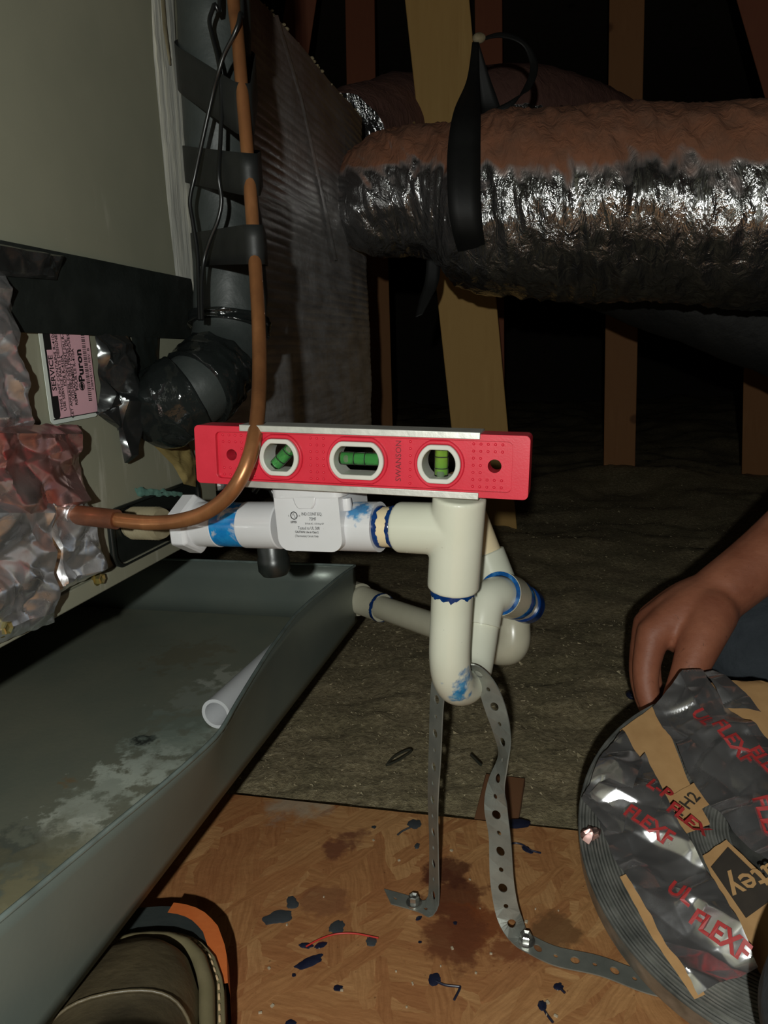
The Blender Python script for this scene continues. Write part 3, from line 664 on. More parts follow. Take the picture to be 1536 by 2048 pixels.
# ------------------------------------------------------------------ insulated suction line
SU = thing('suction_line', 'thick black foam insulated refrigerant line wrapped with tape', 'insulated pipe', on_face(262, 815, 0))
sp_ = [on_face(318, 822, -.035), on_face(322, 818, -.004), on_face(344, 806, .022), on_face(392, 778, .040), on_face(434, 736, .047), on_face(456, 680, .049), on_face(462, 610, .050), on_face(460, 500, .050), on_face(451, 380, .050), on_face(441, 260, .050), on_face(432, 130, .050), on_face(424, 0, .050), on_face(418, -90, .050)]
sp_ += [sp_[-1] + ZZ * .2, sp_[-1] + ZZ * .45]
SP = smoothpath(sp_, 10)
def sdisp(L, a_, p): return .004 * nz(p, 16, 4) + .0014 * nz(p, 50, 2)
MB().tube(SP, .0285, 40, True, sdisp).build('foam_sleeve', 'foam', SU, 60)
def band(i0, i1, r, mat, name, amp=.0012, tilt=0):
    seg = SP[i0:i1 + 1]
    seg2 = smoothpath(seg, 3)
    rr = [r * (.985 if (k == 0 or k == len(seg2) - 1) else 1) for k in range(len(seg2))]
    MB().tube(seg2, rr, 40, True, lambda L, a_, p: sdisp(L, a_, p) + amp * wrinkle(V((p.x, p.y, p.z * 2)), 40, 6)).build(name, mat, SU, 60)
band(0, 14, .0305, 'foam', 'taped_foam_end', .0015)
band(17, 27, .0312, 'shiny_tape', 'glossy_tape_wrap', .004)
band(31, 42, .0308, 'shiny_tape', 'glossy_tape_wrap', .0045)
band(53, 57, .0305, 'shiny_tape', 'glossy_tape_wrap', .004)
# flat tape ties round sleeve and copper together
def tie(py, h, x0, x1, slope=0, nm='tape_tie'):
    """loop of tape round both lines at an image row"""
    c = None; best = 9
    for q in SP:
        d = q - CAM; y_ = CY - FPX * d.dot(UPV) / d.dot(FWD)
        if abs(y_ - py) < best * 1000: 
            if c is None or abs(y_ - py) < best: best = abs(y_ - py); c = q
    cbest = None; b2 = 1e9
    for q in cp:
        d = q - CAM; y_ = CY - FPX * d.dot(UPV) / d.dot(FWD)
        if abs(y_ - py) < b2: b2 = abs(y_ - py); cbest = q
    cu = cbest; e = V((cu.x - c.x, cu.y - c.y, 0)); dist = e.length; e.normalize(); f = V((-e.y, e.x, 0)); r1, r2 = .0315, .0068
    # convex hull of two circles
    al = math.acos((r1 - r2) / dist); pts = []
    for k in range(29):
        t = al + (2 * pi - 2 * al) * k / 28; pts.append(c + (e * cos(t) + f * sin(t)) * r1)
    for k in range(9):
        t = -al + 2 * al * k / 8; pts.append(V((cu.x, cu.y, c.z)) + (e * cos(t) + f * sin(t)) * r2)
    n_ = len(pts)
    def fn(u, v):
        p = pts[int(round(u * n_)) % n_]; sh = slope * ((p - c).dot(e) / .06)
        return p + ZZ * ((v - .5) * h + sh) + (p - c).normalized() * (.0006 * nz(p, 60, py))
    MB().grid(fn, n_, 3, True).build(nm, 'black_tape_matte', SU, 60, solid=.0006)
tie(505, .026, 0, 0, -.006)
tie(330, .028, 0, 0, -.016)
tie(140, .034, 0, 0, -.034)
# ------------------------------------------------------------------ thin control cables
def cable(pts, label, r=.0016):
    tp_ = at(*pts[0]); MB().tube(smoothpath([tp_ + ZZ * .42, tp_ + ZZ * .2] + [at(*q) for q in pts], 8), r, 10).build('control_cable', 'cable', None, 60, None, label, 'cable', 'thin black control cables')
cable([(438, -40, .545), (428, 10, .545), (419, 40, .545), (424, 70, .545), (438, 130, .541), (443, 200, .544), (441, 280, .546), (437, 350, .546), (443, 400, .552), (436, 440, .556), (420, 480, .562), (408, 520, .568), (403, 570, .568), (404, 640, .566)], 'black cable with a kink hugging the foam sleeve')
cable([(482, -40, .520), (480, 30, .520), (470, 65, .522), (448, 110, .530), (437, 145, .535), (425, 190, .544), (405, 280, .556), (390, 350, .566), (380, 400, .57), (385, 440, .572), (394, 500, .574), (397, 560, .574), (399, 640, .572)], 'black cable crossing the copper tube and looping left')

# ------------------------------------------------------------------ condensate drain line with trap
TC = at(915, 1056, .470)                       # centre of the tee
PA = on_face(262, 1046, .004)                  # where it leaves the cabinet
PX = (TC - PA).normalized(); PQ = PX.cross(ZZ).normalized(); PU = PQ.cross(PX).normalized()   # along, towards viewer, up
if PQ.dot(CAM - TC) < 0: PQ = -PQ; 
PU = ZZ - PX * PX.dot(ZZ); PU.normalize()
def colpx(P): d = P - CAM; return CX + FPX * d.dot(RGT) / d.dot(FWD)
def rowpx(P): d = P - CAM; return CY - FPX * d.dot(UPV) / d.dot(FWD)
def sta(px, off=0):
    lo, hi = -.6, .6
    for _ in range(40):
        md = (lo + hi) / 2
        if colpx(TC + PX * md + PQ * off) < px: lo = md
        else: hi = md
    return lo
def ap(px): return TC + PX * sta(px)
DL = thing('condensate_drain', 'white and cream plastic condensate drain line with float switch, tee and trap', 'drain pipe', V((TC.x, TC.y, at(905, 1405, .47).z)))
def cyl(name, A, B, r, mat, parent=DL, n=40, ch=.0008, **kw):
    ax = B - A; L = ax.length
    return MB().lathe(A, ax, [(r - ch, 0), (r, ch), (r, L - ch), (r - ch, L)], n).build(name, mat, parent, 40, **kw)
# threaded nipple in the collar, hex adapter
MB().lathe(PA, PX, [(.0115, 0)] + [q for k in range(9) for q in ((.0115, .002 + k * .003), (.0128, .0035 + k * .003))] + [(.0115, .031)], 32).build('threaded_nipple', 'putty', DL, 30)
hx0, hx1 = ap(370), ap(402)
hx = MB().lathe(hx0, PX, [(.0205, 0), (.0225, .002), (.0225, (hx1 - hx0).length - .003), (.0205, (hx1 - hx0).length)], 6, PU).build('hex_adapter', 'pvc_white', DL, 20, bevel=.001)
cyl('adapter_socket', ap(398), ap(445), .0165, 'pvc_white')
pn = cyl('primed_pipe', ap(432), ap(500), .0160, 'primer_pipe')
# float switch
hbr = .0166
cyl('switch_hub', ap(494), ap(566), hbr, 'pvc_white')
smr = ap(738) + PQ * .008 + PU * .013
M['pvc_white_smear'] = pvc('white_pvc_with_smear', srgb(212, 213, 216), srgb(204, 205, 206), [(smr, .011)])
h2a, h2b = ap(672), ap(760)
MB().pipe(h2a, h2b, hbr, .0125, 40).build('switch_hub', 'pvc_white_smear', DL, 40)
bL, bR = sta(556, .02), sta(684, .02); bc = TC + PX * ((bL + bR) / 2); bw = (bR - bL) / 2
def rowfit(px_row, P, ax):
    lo, hi = -.08, .08
    for _ in range(40):
        md = (lo + hi) / 2
        if rowpx(P + ax * md) > px_row: lo = md
        else: hi = md
    return lo
bt = rowfit(977, bc + PQ * .021, PU); bb = rowfit(1103, bc + PQ * .021, PU)
bh_ = (bt - bb - .004) / 2
def round_bottom(hw, hh, r, n=7):
    o_ = [(hw, hh), (-hw, hh)]
    for (cx_, a0) in ((-hw + r, 180), (hw - r, 270)): o_ += [(cx_ + r * cos(radians(a0 + 90 * k / n)), -hh + r + r * sin(radians(a0 + 90 * k / n))) for k in range(n + 1)]
    return o_
SW = MB().prism(bc + PU * (bb + bh_), PX, PU, PQ, round_bottom(bw, bh_, .0085), -.021, .021).build('float_switch', 'pvc_white', DL, 40, bevel=.002, label='white float switch box printed with small black lettering')
MB().prism(bc + PU * (bt - .006), PX, PQ, PU, cap_outline(bw + .0018, .0228, .006), 0, .0055).build('switch_cap', 'pvc_white', SW, 40, bevel=.0012)
MB().prism(bc + PQ * .0208 + PU * (bt - .0045), PX, PU, PQ, [(-.009, 0), (.009, 0), (.0075, -.0055), (.0055, -.0085), (-.0055, -.0085), (-.0075, -.0055)], 0, .002).build('cap_tab', 'pvc_white', SW, 40, bevel=.0008)
for dx in (-.6, .9):
    MB().lathe(bc + PX * (bw * 1.05 * (1 if dx > 0 else -1)) + PQ * .012 + PU * (bt - .012), PU, [(.003, -.004), (.0034, 0), (.003, .004)], 12).build('cap_screw', 'pvc_white', SW, 40)
MB().lathe(bc - PX * (bw * .8) + PQ * .008 + PU * (bb + .003), -PU, [(.0045, 0), (.0045, .003), (.003, .006)], 16).build('drain_nub', 'pvc_white', SW, 40)
# printing on the box
def swt(px, py, body, h, al='CENTER', bold=0, xs=.78):
    P = on_plane(px, py, bc + PQ * .0212, PQ)
    text('lettering', body, P, PX * xs, PU, h, 'black', SW, .0003, None, al, bold)
swt(624, 1031, 'IND.CONT.EQ.', .0030); swt(626, 1041, '75MF', .0030); swt(629, 1049, '24 Volt AC, 1.25 Amp GP', .0017)
swt(618, 1059, 'Tested to UL 508', .0029); swt(614, 1066, 'CAUTION: Use in Class 2', .0021, bold=.00003); swt(614, 1074, '(Thermostat) Circuit Only', .0021)
lc = on_plane(588, 1031, bc + PQ * .0212, PQ)
MB().prism(lc, PX, PU, PQ, ring(.0027), .0001, .0003, [ring(.0022)]).build('listing_ring', 'black', SW, 0)
text('lettering', 'U', lc - PX * .0015 + PU * .0001, PX, PU, .0026, 'black', SW, .0003); text('lettering', 'L', lc + PX * .0003 - PU * .0014, PX, PU, .0026, 'black', SW, .0003)
swt(578, 1033, 'c', .0024); swt(599, 1033, 'US', .0016); swt(588, 1046, 'LISTED', .0020, bold=.00005)
# black float stem under the switch hub
fs0 = ap(520) - PQ * .012 - PU * .012
MB().lathe(fs0, -PU, [(.010, 0), (.011, .003), (.011, .014), (.0118, .015), (.0118, .024), (.009, .028)], 24).build('rubber_plug', 'black_plastic', DL, 40)
MB().tube([ap(497) + PU * .022 - PQ * .012, ap(512) + PU * .027 - PQ * .010, ap(530) + PU * .024 - PQ * .012, ap(538) + PU * .013 - PQ * .014], .0022, 12).build('switch_wire', 'cable', DL, 60)
# printed pipe between switch and tee, with primer rings
MB().pipe(ap(742), ap(815), .0133, .0105, 40).build('printed_pipe', 'pvc_tan', DL, 40)
def ragged(name, A, B, r, mat, am=.0018, seed=0, n=72, parent=DL):
    ax = (B - A); d = ax.normalized(); u = d.orthogonal().normalized(); b = d.cross(u)
    def fn(i, v):
        t = 2 * pi * i; q = V((cos(t), sin(t), seed))
        off = am * noise.noise(q * 3 + V((0, 0, v * 5))) + am * .6 * noise.noise(q * 9 + V((0, 0, v * 9)))
        return A + ax * v + d * off + (u * cos(t) + b * sin(t)) * (r + .0004 * sin(pi * v))
    return MB().grid(fn, n, 4, True).build(name, mat, parent, 60)
ragged('primer_ring', ap(757), ap(768), .0137, 'primer_dark', .0014, 3)
ragged('primer_ring', ap(786), ap(793), .0137, 'primer_dark', .0014, 5)
text('pipe_print', '80', on_plane(768, 1086, ap(775) + PQ * .0125, (PQ - PU * .55).normalized()), PX, (PU + PQ * .55).normalized(), .0052, 'red_ink', DL, .0012)
# tee
tTop, tBot = at(919, 992, .460), at(906, 1176, .481)
TU = (tTop - tBot).normalized()
TC2 = tBot + TU * ((TC - tBot).dot(TU))
TR = .0166
arm0 = ap(797)
ad = (TC2 - arm0); al_ = ad.length; ad.normalize()
def armr(h): return TR + .006 * max(0, (h - (al_ - TR - .012)) / .014) ** 2 if h > al_ - TR - .012 else TR
tee = MB().lathe(arm0, ad, [(.0132, .0), (.0158, 0), (TR, .0012), (TR, al_)], 44)
lt_ = (tTop - tBot).length
tee.lathe(tBot, TU, [(.0134, 0), (TR - .0006, 0), (TR, .0012), (TR, lt_ - .001), (TR - .001, lt_), (.0134, lt_)], 44)
TEE = tee.build('pipe_tee', 'pvc_cream', DL, 180, label='cream plastic pipe tee')
rm = TEE.modifiers.new('weld', 'REMESH'); rm.mode = 'VOXEL'; rm.voxel_size = .0009; rm.use_smooth_shade = True
sm = TEE.modifiers.new('fillet', 'SMOOTH'); sm.iterations = 8; sm.factor = .6
def mould(body, deg, sh, flip, h):
    t = radians(deg); n_ = PQ * cos(t) + PU * sin(t); tg = PU * cos(t) - PQ * sin(t)
    text('moulded_mark', body, arm0 + PX * (.003 + sh) + n_ * (TR - .0001), -PX if flip else PX, -tg if flip else tg, h, 'white_ink', TEE, .0003)
mould('3/4', -46, .011, True, .0046)
# trap: down, round and up behind
tr = [at(906, 1150, .480), at(903, 1215, .486), at(900, 1270, .489), at(899, 1315, .493), at(903, 1350, .501), at(914, 1370, .514), at(932, 1368, .530), at(946, 1340, .544), at(954, 1300, .552), at(960, 1262, .557), at(965, 1232, .560)]
TP = smoothpath(tr, 8)
M['pvc_trap'] = pvc('cream_pvc_with_smear', srgb(204, 206, 188), srgb(212, 213, 197), [(at(922, 1365, .494), .0125), (at(914, 1385, .496), .008)])
MB().tube(TP, .01345, 40, True).build('trap_bend', 'pvc_trap', DL, 60)
ragged('primer_ring', at(905.5, 1172, .480), at(905, 1185, .4815), .0142, 'primer_dark', .003, 8)
# rear elbow and couplings
el = smoothpath([at(962, 1250, .5545), at(967, 1222, .557), at(976, 1200, .561), at(992, 1190, .568), at(1006, 1190, .578)], 8)
MB().tube(el, .0140, 40, True).build('rear_elbow', 'pvc_cream', DL, 60)
k0, k1, k2, k3 = at(999, 1187, .572), at(1020, 1194, .592), at(1036, 1202, .61), at(1054, 1211, .635)
MB().pipe(k0, k1, .0172, .0140, 40).build('coupling', 'pvc_old', DL, 40)
MB().pipe(k0 - (k1 - k0).normalized() * .001, k0 + (k1 - k0) * .12, .0168, .0138, 40).build('primer_ring', 'primer', DL, 40)
cyl('bushing', k1, k2, .0158, 'pvc_old')
ragged('primer_ring', k1 + (k2 - k1) * .25, k1 + (k2 - k1) * .75, .0162, 'primer', .002, 12)
cyl('rear_pipe', k2, k3, .0134, 'pvc_old')
cyl('rear_socket', k2 + (k3 - k2) * .45, k3, .0155, 'primer_dark')
# vent stub rising behind the tee
v0, v1 = at(1000, 1186, .60), at(906, 944, .60)
MB().pipe(v0, v1, .0134, .0108, 36).build('vent_pipe', 'pvc_tan', DL, 40)
vd = (v1 - v0); 
cyl('vent_socket', v0 + vd * .05, v0 + vd * .33, .0160, 'pvc_cream')

# ------------------------------------------------------------------ secondary drain from the pan
b0, b1_, b2, b3 = at(716, 1198, .885), at(762, 1215, .85), at(1004, 1297, .70), at(1022, 1262, .693)
SD = thing('pan_drain_pipe', 'thin aged white pipe leaving the drain pan behind the trap', 'drain pipe', V((b2.x, b2.y, b2.z - .02)))
bd = (b1_ - b0).normalized()
MB().lathe(b0, bd, [(.0195, -.012), (.0195, .004), (.0168, .005), (.0172, .012), (.0165, .013), (.0165, (b1_ - b0).length)], 32).build('pan_adapter', 'pvc_old', SD, 40)
ragged('primer_ring', b1_ - bd * .002, b1_ + bd * .004, .0163, 'primer_dark', .002, 4, parent=SD)
MB().tube([b1_ - bd * .01, (b1_ + b2) / 2, b2], .0132, 32).build('long_pipe', 'pvc_old', SD, 60)
ep = smoothpath([at(978, 1289, .714), at(1000, 1296, .70), at(1018, 1294, .691), at(1026, 1278, .689), at(1026, 1250, .691), at(1028, 1225, .697)], 8)
MB().tube(ep, .0158, 36).build('pipe_elbow', 'pvc_old', SD, 60)
MB().tube([at(1027, 1240, .694), at(1030, 1206, .705)], .0134, 28).build('riser', 'pvc_old', SD, 60)

# ------------------------------------------------------------------ spirit level
LA, LB = at(405, 904, .489), at(1061, 932, .437)
EX = (LB - LA).normalized(); EYv = EX.cross(ZZ).normalized()
if EYv.dot(CAM - LA) < 0: EYv = -EYv
EZ = ZZ - EX * EX.z; EZ.normalize()
LC = (LA + LB) / 2; LL = (LB - LA).length; LHh = .0186; LT = .0095
LV = thing('spirit_level', 'red torpedo spirit level with three green vials lying on the pipe', 'spirit level', LC - EZ * LHh)
def lx(px): 
    lo, hi = -.3, .3
    for _ in range(40):
        md = (lo + hi) / 2
        if colpx(LC + EX * md + EYv * LT) < px: lo = md
        else: hi = md
    return lo
def clipc(cx_, r, cl, half=0, n=40, cz=0):
    pts = []
    for k in range(n):
        t = 2 * pi * (k + .5) / n; x, z = r * cos(t), r * sin(t)
        pts.append((cx_ + x + (half if x > 0 else -half), cz + max(-cl, min(cl, z))))
    return pts
vx = [lx(557), lx(712), lx(877)]
halves = [0, .0042, 0]
wz = [0, 0, 0]
hL, hR = lx(459), lx(988)
hx0 = -LL / 2; hx1 = LL / 2
webholes = [clipc(x, .0131, .0116, h) for x, h in zip(vx, halves)] + [clipc(hL, .0036, 1, 0, 24, .0), clipc(hR, .0040, 1, 0, 24, .0)]
outer = rrect(hx0, -LHh, hx1, LHh, .003)
wb = MB().prism(LC, EX, EZ, EYv, rrect(hx0 + .001, -LHh + .001, hx1 - .001, LHh - .001, .003), -LT + .003, LT - .003, webholes).build('web', 'red', LV, 30)
# raised frame: ends and sloping flanges
gx0, gx1 = lx(432), lx(1024)
fr = MB().prism(LC, EX, EZ, EYv, outer, -LT, LT, [rrect(gx0, -.0148, gx1, .0148, .003)]).build('raised_frame', 'red', LV, 30, bevel=.0012)
rims = []
for i in range(3):
    MB().prism(LC, EX, EZ, EYv, clipc(vx[i], .0152, .0142, halves[i]), -LT + .001, LT - .001, [clipc(vx[i], .0130, .0116, halves[i])]).build('window_rim', 'red', LV, 30, bevel=.0008)
    MB().prism(LC, EX, EZ, EYv, clipc(vx[i], .01295, .0115, halves[i]), -LT - .0004, LT + .0004, [clipc(vx[i], .0100, .0086, halves[i])]).build('vial_bezel', 'bezel', LV, 30, bevel=.0006)
r0_, r1_ = lx(481), lx(959)
for sgn in (1, -1):
    MB().box(LC + EX * ((r0_ + r1_) / 2) + EZ * (sgn * (LHh - .0009)), ((r1_ - r0_) / 2, LT + .0007, .0021), EX, EYv, EZ).build('metal_rail', 'alu', LV, 30, bevel=.0004)
st2 = MB()
for k in range(60):
    for q in range(7):
        x = hx0 + .010 + k * .0042; z = -.0126 + q * .0042
        if x > gx1 - .002 or x < gx0 + .002: continue
        if any(abs(x - vx[i]) < .0172 + halves[i] for i in range(3)): continue
        if min(abs(x - hL), abs(x - hR)) < .0065 and abs(z) < .006: continue
        if lx(770) < x < lx(812): continue
        st2.lathe(LC + EX * x + EZ * z + EYv * (LT - .003), EYv, [(.0009, 0), (.0007, .0006), (.0003, .0008)], 8)
st2.build('grip_dots', 'red', LV, 60, 'stuff')
M['red_emboss'] = simple('worn_black_emboss', srgb(120, 26, 36), srgb(90, 22, 30), 200, .4)
text('moulded_name', 'SWANSON', LC + EX * lx(800) - EZ * .0118 + EYv * (LT - .003), EZ, -EX, .0050, 'red_emboss', LV, .0003)
# vials
def vial(i, C, ax, L, r, bub, liquid):
    up = EYv.cross(ax).normalized()
    vo = MB().lathe(C - ax * L / 2, ax, [(r - .0004, 0), (r, .0004), (r, L - .0004), (r - .0004, L)], 28).build('vial', 'acrylic', LV, 40)
    ri = r - .0009
    MB().lathe(C - ax * (L / 2 - .001), ax, [(ri, 0), (ri, L - .002)], 28).build('vial_liquid', liquid, vo, 40)
    for sg in (-1, 1):
        MB().pipe(C + ax * (sg * .0035 - .00025), C + ax * (sg * .0035 + .00025), r + .00012, r - .0003, 28).build('marker_line', 'black', vo, 40)
    MB().ball(C + ax * bub + EYv * (ri * .55), (.0034, ri * .75, ri * .5), ax, up, EYv).build('air_bubble', 'bubble', vo, 60)
vial(0, LC + EX * vx[0], (EX * .70 + EZ * .72).normalized(), .0195, .0040, .006, 'liquid')
vial(1, LC + EX * (vx[1]), EX, .0262, .0040, -.0085, 'liquid')
vial(2, LC + EX * vx[2], EZ, .0168, .0042, -.0066, 'liquid_yel')

# ------------------------------------------------------------------ perforated hanger strap
def strap(ctrl, wd, k=10, name='band', parent=None, pitch=.0125, mat='galv', phase=0):
    P = smoothpath([c[0] for c in ctrl], k); W = smoothpath([c[1] for c in ctrl], k)
    Ls = [0]
    for i in range(1, len(P)): Ls.append(Ls[-1] + (P[i] - P[i - 1]).length)
    def frame(l):
        l = max(0, min(Ls[-1], l)); i = 0
        while i < len(Ls) - 2 and Ls[i + 1] < l: i += 1
        f = (l - Ls[i]) / max(1e-9, Ls[i + 1] - Ls[i])
        return P[i].lerp(P[i + 1], f), W[i].lerp(W[i + 1], f).normalized()
    mb = MB(); n_ = max(1, int(Ls[-1] / pitch))
    for c in range(n_):
        l0, l1 = Ls[-1] * c / n_, Ls[-1] * (c + 1) / n_; lc_ = (l0 + l1) / 2; big = (c + phase) % 2
        r = .0031 if big else .0016
        hole = [(lc_ + r * cos(2 * pi * j / 16), r * sin(2 * pi * j / 16)) for j in range(16)]
        hw = wd / 2; hl = (l1 - l0) / 2; outr = []
        for j in range(16):
            t = 2 * pi * j / 16; x, y = cos(t), sin(t); m_ = max(abs(x), abs(y)); outr.append((lc_ + hl * x / m_, hw * y / m_))
        vs = []
        for (l, y) in hole + outr:
            p, w_ = frame(l); vs.append(p + w_ * y)
        mb.add(vs, [(j, (j + 1) % 16, 16 + (j + 1) % 16, 16 + j) for j in range(16)])
    o = mb.build(name, mat, parent, 40, fixn=False, solid=.0009)
    bm = bmesh.new(); bm.from_mesh(o.data); bmesh.ops.remove_doubles(bm, verts=bm.verts[:], dist=.0002); bm.to_mesh(o.data); bm.free()
    o.data.shade_flat(); return o
st_l = on_z(828, 1808, .0008); st_r = on_z(1052, 1884, .0008)
ST = thing('hanger_strap', 'perforated grey metal strap cradling the trap and screwed to the floor', 'metal strap', on_z(930, 1830, 0))
cross = (TP[50] - TP[34]).normalized()
wl = on_z(775, 1793, .0008)
sdir = FD
def at_y(px, py, Y): d = ray(px, py); return CAM + d * (Y / d.y)
def sY(py, y0, Y0, y1, Y1): return Y0 + (Y1 - Y0) * (py - y0) / (y1 - y0)
ylb = on_z(866, 1806, .003).y; ytr = at(890, 1360, .520).y
yrb = on_z(1040, 1872, .003).y; ytq = at(950, 1338, .517).y
L_ = lambda px, py: at_y(px, py, sY(py, 1806, ylb, 1360, ytr))
R_ = lambda px, py: at_y(px, py, sY(py, 1872, yrb, 1338, ytq))
strap([(wl, V((.3, -.95, 0)), ), (st_l, V((.3, -.95, 0))), (on_z(852, 1818, .0015), V((.2, -.97, 0))), (on_z(864, 1808, .004), V((.3, -.93, .1))), (L_(868, 1785), V((.35, -.9, .1))), (L_(868, 1700), V((.3, -.93, 0))), (L_(866, 1600), V((.34, -.9, 0))), (L_(870, 1500), V((.4, -.85, 0))), (L_(874, 1400), V((.45, -.85, 0))), (L_(882, 1355), V((.5, -.8, .1))), (at(900, 1330, .520), V((.5, -.8, .1))), (at(925, 1325, .517), V((.4, -.8, .2))), (R_(948, 1338), V((.45, -.7, .4))), (R_(972, 1368), V((.6, -.6, .4))), (R_(990, 1415), V((.75, -.5, .3))), (R_(1004, 1470), V((.55, -.75, .2))), (R_(1006, 1520), V((.2, -.95, .1))), (R_(993, 1570), V((.5, -.85, 0))), (R_(992, 1620), V((.9, -.4, .1))), (R_(1000, 1680), V((.8, -.5, 0))), (R_(1004, 1760), V((.95, -.3, .05))), (R_(1014, 1820), V((.95, -.1, .2))), (R_(1028, 1856), V((.85, .45, .1))), (on_z(1042, 1876, .002), V((.55, .8, .0))), (st_r, V((.35, .93, 0))), (on_z(1110, 1912, .0010), V((.25, .97, 0))), (on_z(1200, 1932, .0012), V((.22, .97, 0))), (on_z(1290, 1965, .0012), V((.30, .95, 0))), (on_z(1375, 1985, .0012), V((.1, 1, 0)))], .0165, 10, 'perforated_band', ST)
hexscrew('strap_screw', st_l + ZZ * .0006, ZZ, .0040, 'steel', None, .006, label='hex head screw holding the left tail of the metal strap', cat='screw', group='strap screws')
hexscrew('strap_screw', st_r + ZZ * .0006, (ZZ + V((0, -.15, 0))).normalized(), .0042, 'steel', None, .006, label='shiny hex head screw fixing the right run of the metal strap', cat='screw', group='strap screws')

# ------------------------------------------------------------------ strap roll
RT = .366; RN = V((-.157, -sin(RT), cos(RT))).normalized()
RC = V((.265, .4456, .0712)); RR, RI = .1365, .036
RU = (V((1, 0, 0)) - RN * RN.x).normalized(); RVv = RN.cross(RU)
RL = thing('strap_roll', 'coil of metal hanger strap wrapped in cardboard and foil tape', 'strap roll', V((RC.x, RC.y, 0)))
prof = [(RI, -.019)]; nr = 46
for k in range(nr):
    r = RI + (RR - RI) * k / nr; h = random.uniform(-.0008, .0004)
    prof += [(r + .0002, h), (r + (RR - RI) / nr * .62, h), (r + (RR - RI) / nr * .8, h - .0016)]
prof += [(RR, -.0005), (RR, -.019)]
a = N('coil_edge_steel'); a.set(a.ramp(a.noise(60, 4), [(.3, srgb(120, 122, 118)), (.7, srgb(178, 178, 172))]), .4, .7); M['coil'] = a.m
MB().lathe(RC, RN, prof, 96, RU).build('wound_strap', 'coil', RL, 20)
def on_roll(px, py, h=.002): return on_plane(px, py, RC + RN * h, RN)
def drape(p):
    q = p - RC; h = q.dot(RN); f = q - RN * h; d = f.length
    if d > RR + .003:
        ex = d - RR - .003; return RC + f.normalized() * (RR + .003 + min(ex, .002) * .5) + RN * (h - min(ex, .024))
    return p
def rp(name, L, R_, mat, h, amp, sc, seed, nu=30, nv=50, **kw):
    return patch(name, L, R_, mat, RL, 0, amp, sc, nu, nv, seed, lambda x, y: on_roll(x, y, h), .0006, drape, back=RN, edgepin=kw.pop('edgepin', False), **kw)
rp('cardboard_sleeve', [(1240, 1462), (1290, 1560), (1345, 1680)], [(1316, 1405), (1375, 1560), (1420, 1650)], 'cardboard', .004, .0012, 14, 61, 14, 20)
rp('cardboard_sleeve', [(1240, 1755), (1300, 1870), (1388, 2000)], [(1275, 1740), (1340, 1860), (1410, 1990)], 'cardboard', .003, .002, 20, 62, 8, 24)
cbs = rp('cardboard_sleeve', [(1405, 1712), (1452, 1820), (1510, 1930), (1560, 2020)], [(1452, 1680), (1545, 1770), (1640, 1850), (1700, 1900)], 'cardboard', .004, .0012, 12, 63, 16, 24)
rp('cardboard_sleeve', [(1400, 1350), (1470, 1440), (1540, 1560)], [(1500, 1330), (1620, 1420), (1700, 1500)], 'cardboard', .002, .002, 18, 64, 14, 18)
rp('cardboard_sleeve', [(1345, 1590), (1372, 1640)], [(1400, 1560), (1422, 1608)], 'cardboard', .0065, .0012, 14, 65, 8, 8)
rp('foil_wrap', [(1245, 1475), (1200, 1530), (1164, 1612)], [(1285, 1540), (1265, 1600), (1240, 1700)], 'foil_roll', .0055, .007, 75, 66, 26, 40)
f1 = rp('foil_wrap', [(1180, 1600), (1222, 1720), (1300, 1840), (1395, 2008)], [(1290, 1520), (1355, 1660), (1440, 1800), (1515, 1945)], 'foil_roll', .006, .0085, 62, 67, 44, 90)
f2 = rp('foil_wrap', [(1305, 1425), (1355, 1520), (1400, 1600), (1462, 1684), (1560, 1760)], [(1392, 1342), (1450, 1420), (1540, 1500), (1640, 1580), (1700, 1660)], 'foil_roll', .007, .011, 52, 68, 46, 80)
rp('foil_wrap', [(1395, 1345), (1425, 1390), (1450, 1430)], [(1450, 1370), (1490, 1400), (1520, 1440)], 'foil_roll', .006, .006, 70, 69, 16, 20)
# printed lettering on the wraps
bd_ = (on_roll(1515, 1945) - on_roll(1222, 1720)).normalized(); bx_ = RN.cross(bd_).normalized()
def rt(px, py, body, h, mat, X=None, lift=.010, amp=.0085, sc=62, seed=67, base=.006):
    X = X or bd_; Y = RN.cross(X).normalized()
    def wp(p):
        q = p - RN * (p - RC).dot(RN); b_q = q + RN * base
        return q + RN * (base + amp * (crumple(b_q, sc, seed) * 1.6 if amp > .002 else .2 + .8 * max(0, wrinkle(b_q, sc, seed))) + .0009)
    text('lettering', body, on_roll(px, py, base), X, Y, h, mat, RL, 0, wp, 'LEFT', .0004 if mat == 'red_ink' else .0002)
for (px, py, b_) in ((1245, 1640, 'FLEXF'), (1330, 1640, 'FLEX'), (1330, 1790, 'UL'), (1375, 1850, 'FLEXF'), (1290, 1590, 'L-P')):
    rt(px, py, b_, .0135, 'red_ink', lift=.01)
fx = (on_roll(1540, 1500) - on_roll(1392, 1342)).normalized()
for (px, py, b_) in ((1420, 1470, 'FLEXF'), (1490, 1520, 'FLEX'), (1380, 1440, 'UL')):
    rt(px, py, b_, .0145, 'red_ink', fx, amp=.011, sc=52, seed=68, base=.007)
rt(1500, 1620, 'FLEXF', .014, 'red_ink', -RVv, amp=.011, sc=52, seed=68, base=.007)
rt(1360, 1640, '1 H2', .012, 'cardboard_ink', (on_roll(1430, 1570) - on_roll(1360, 1640)).normalized(), amp=.0012, sc=14, seed=65, base=.0065)
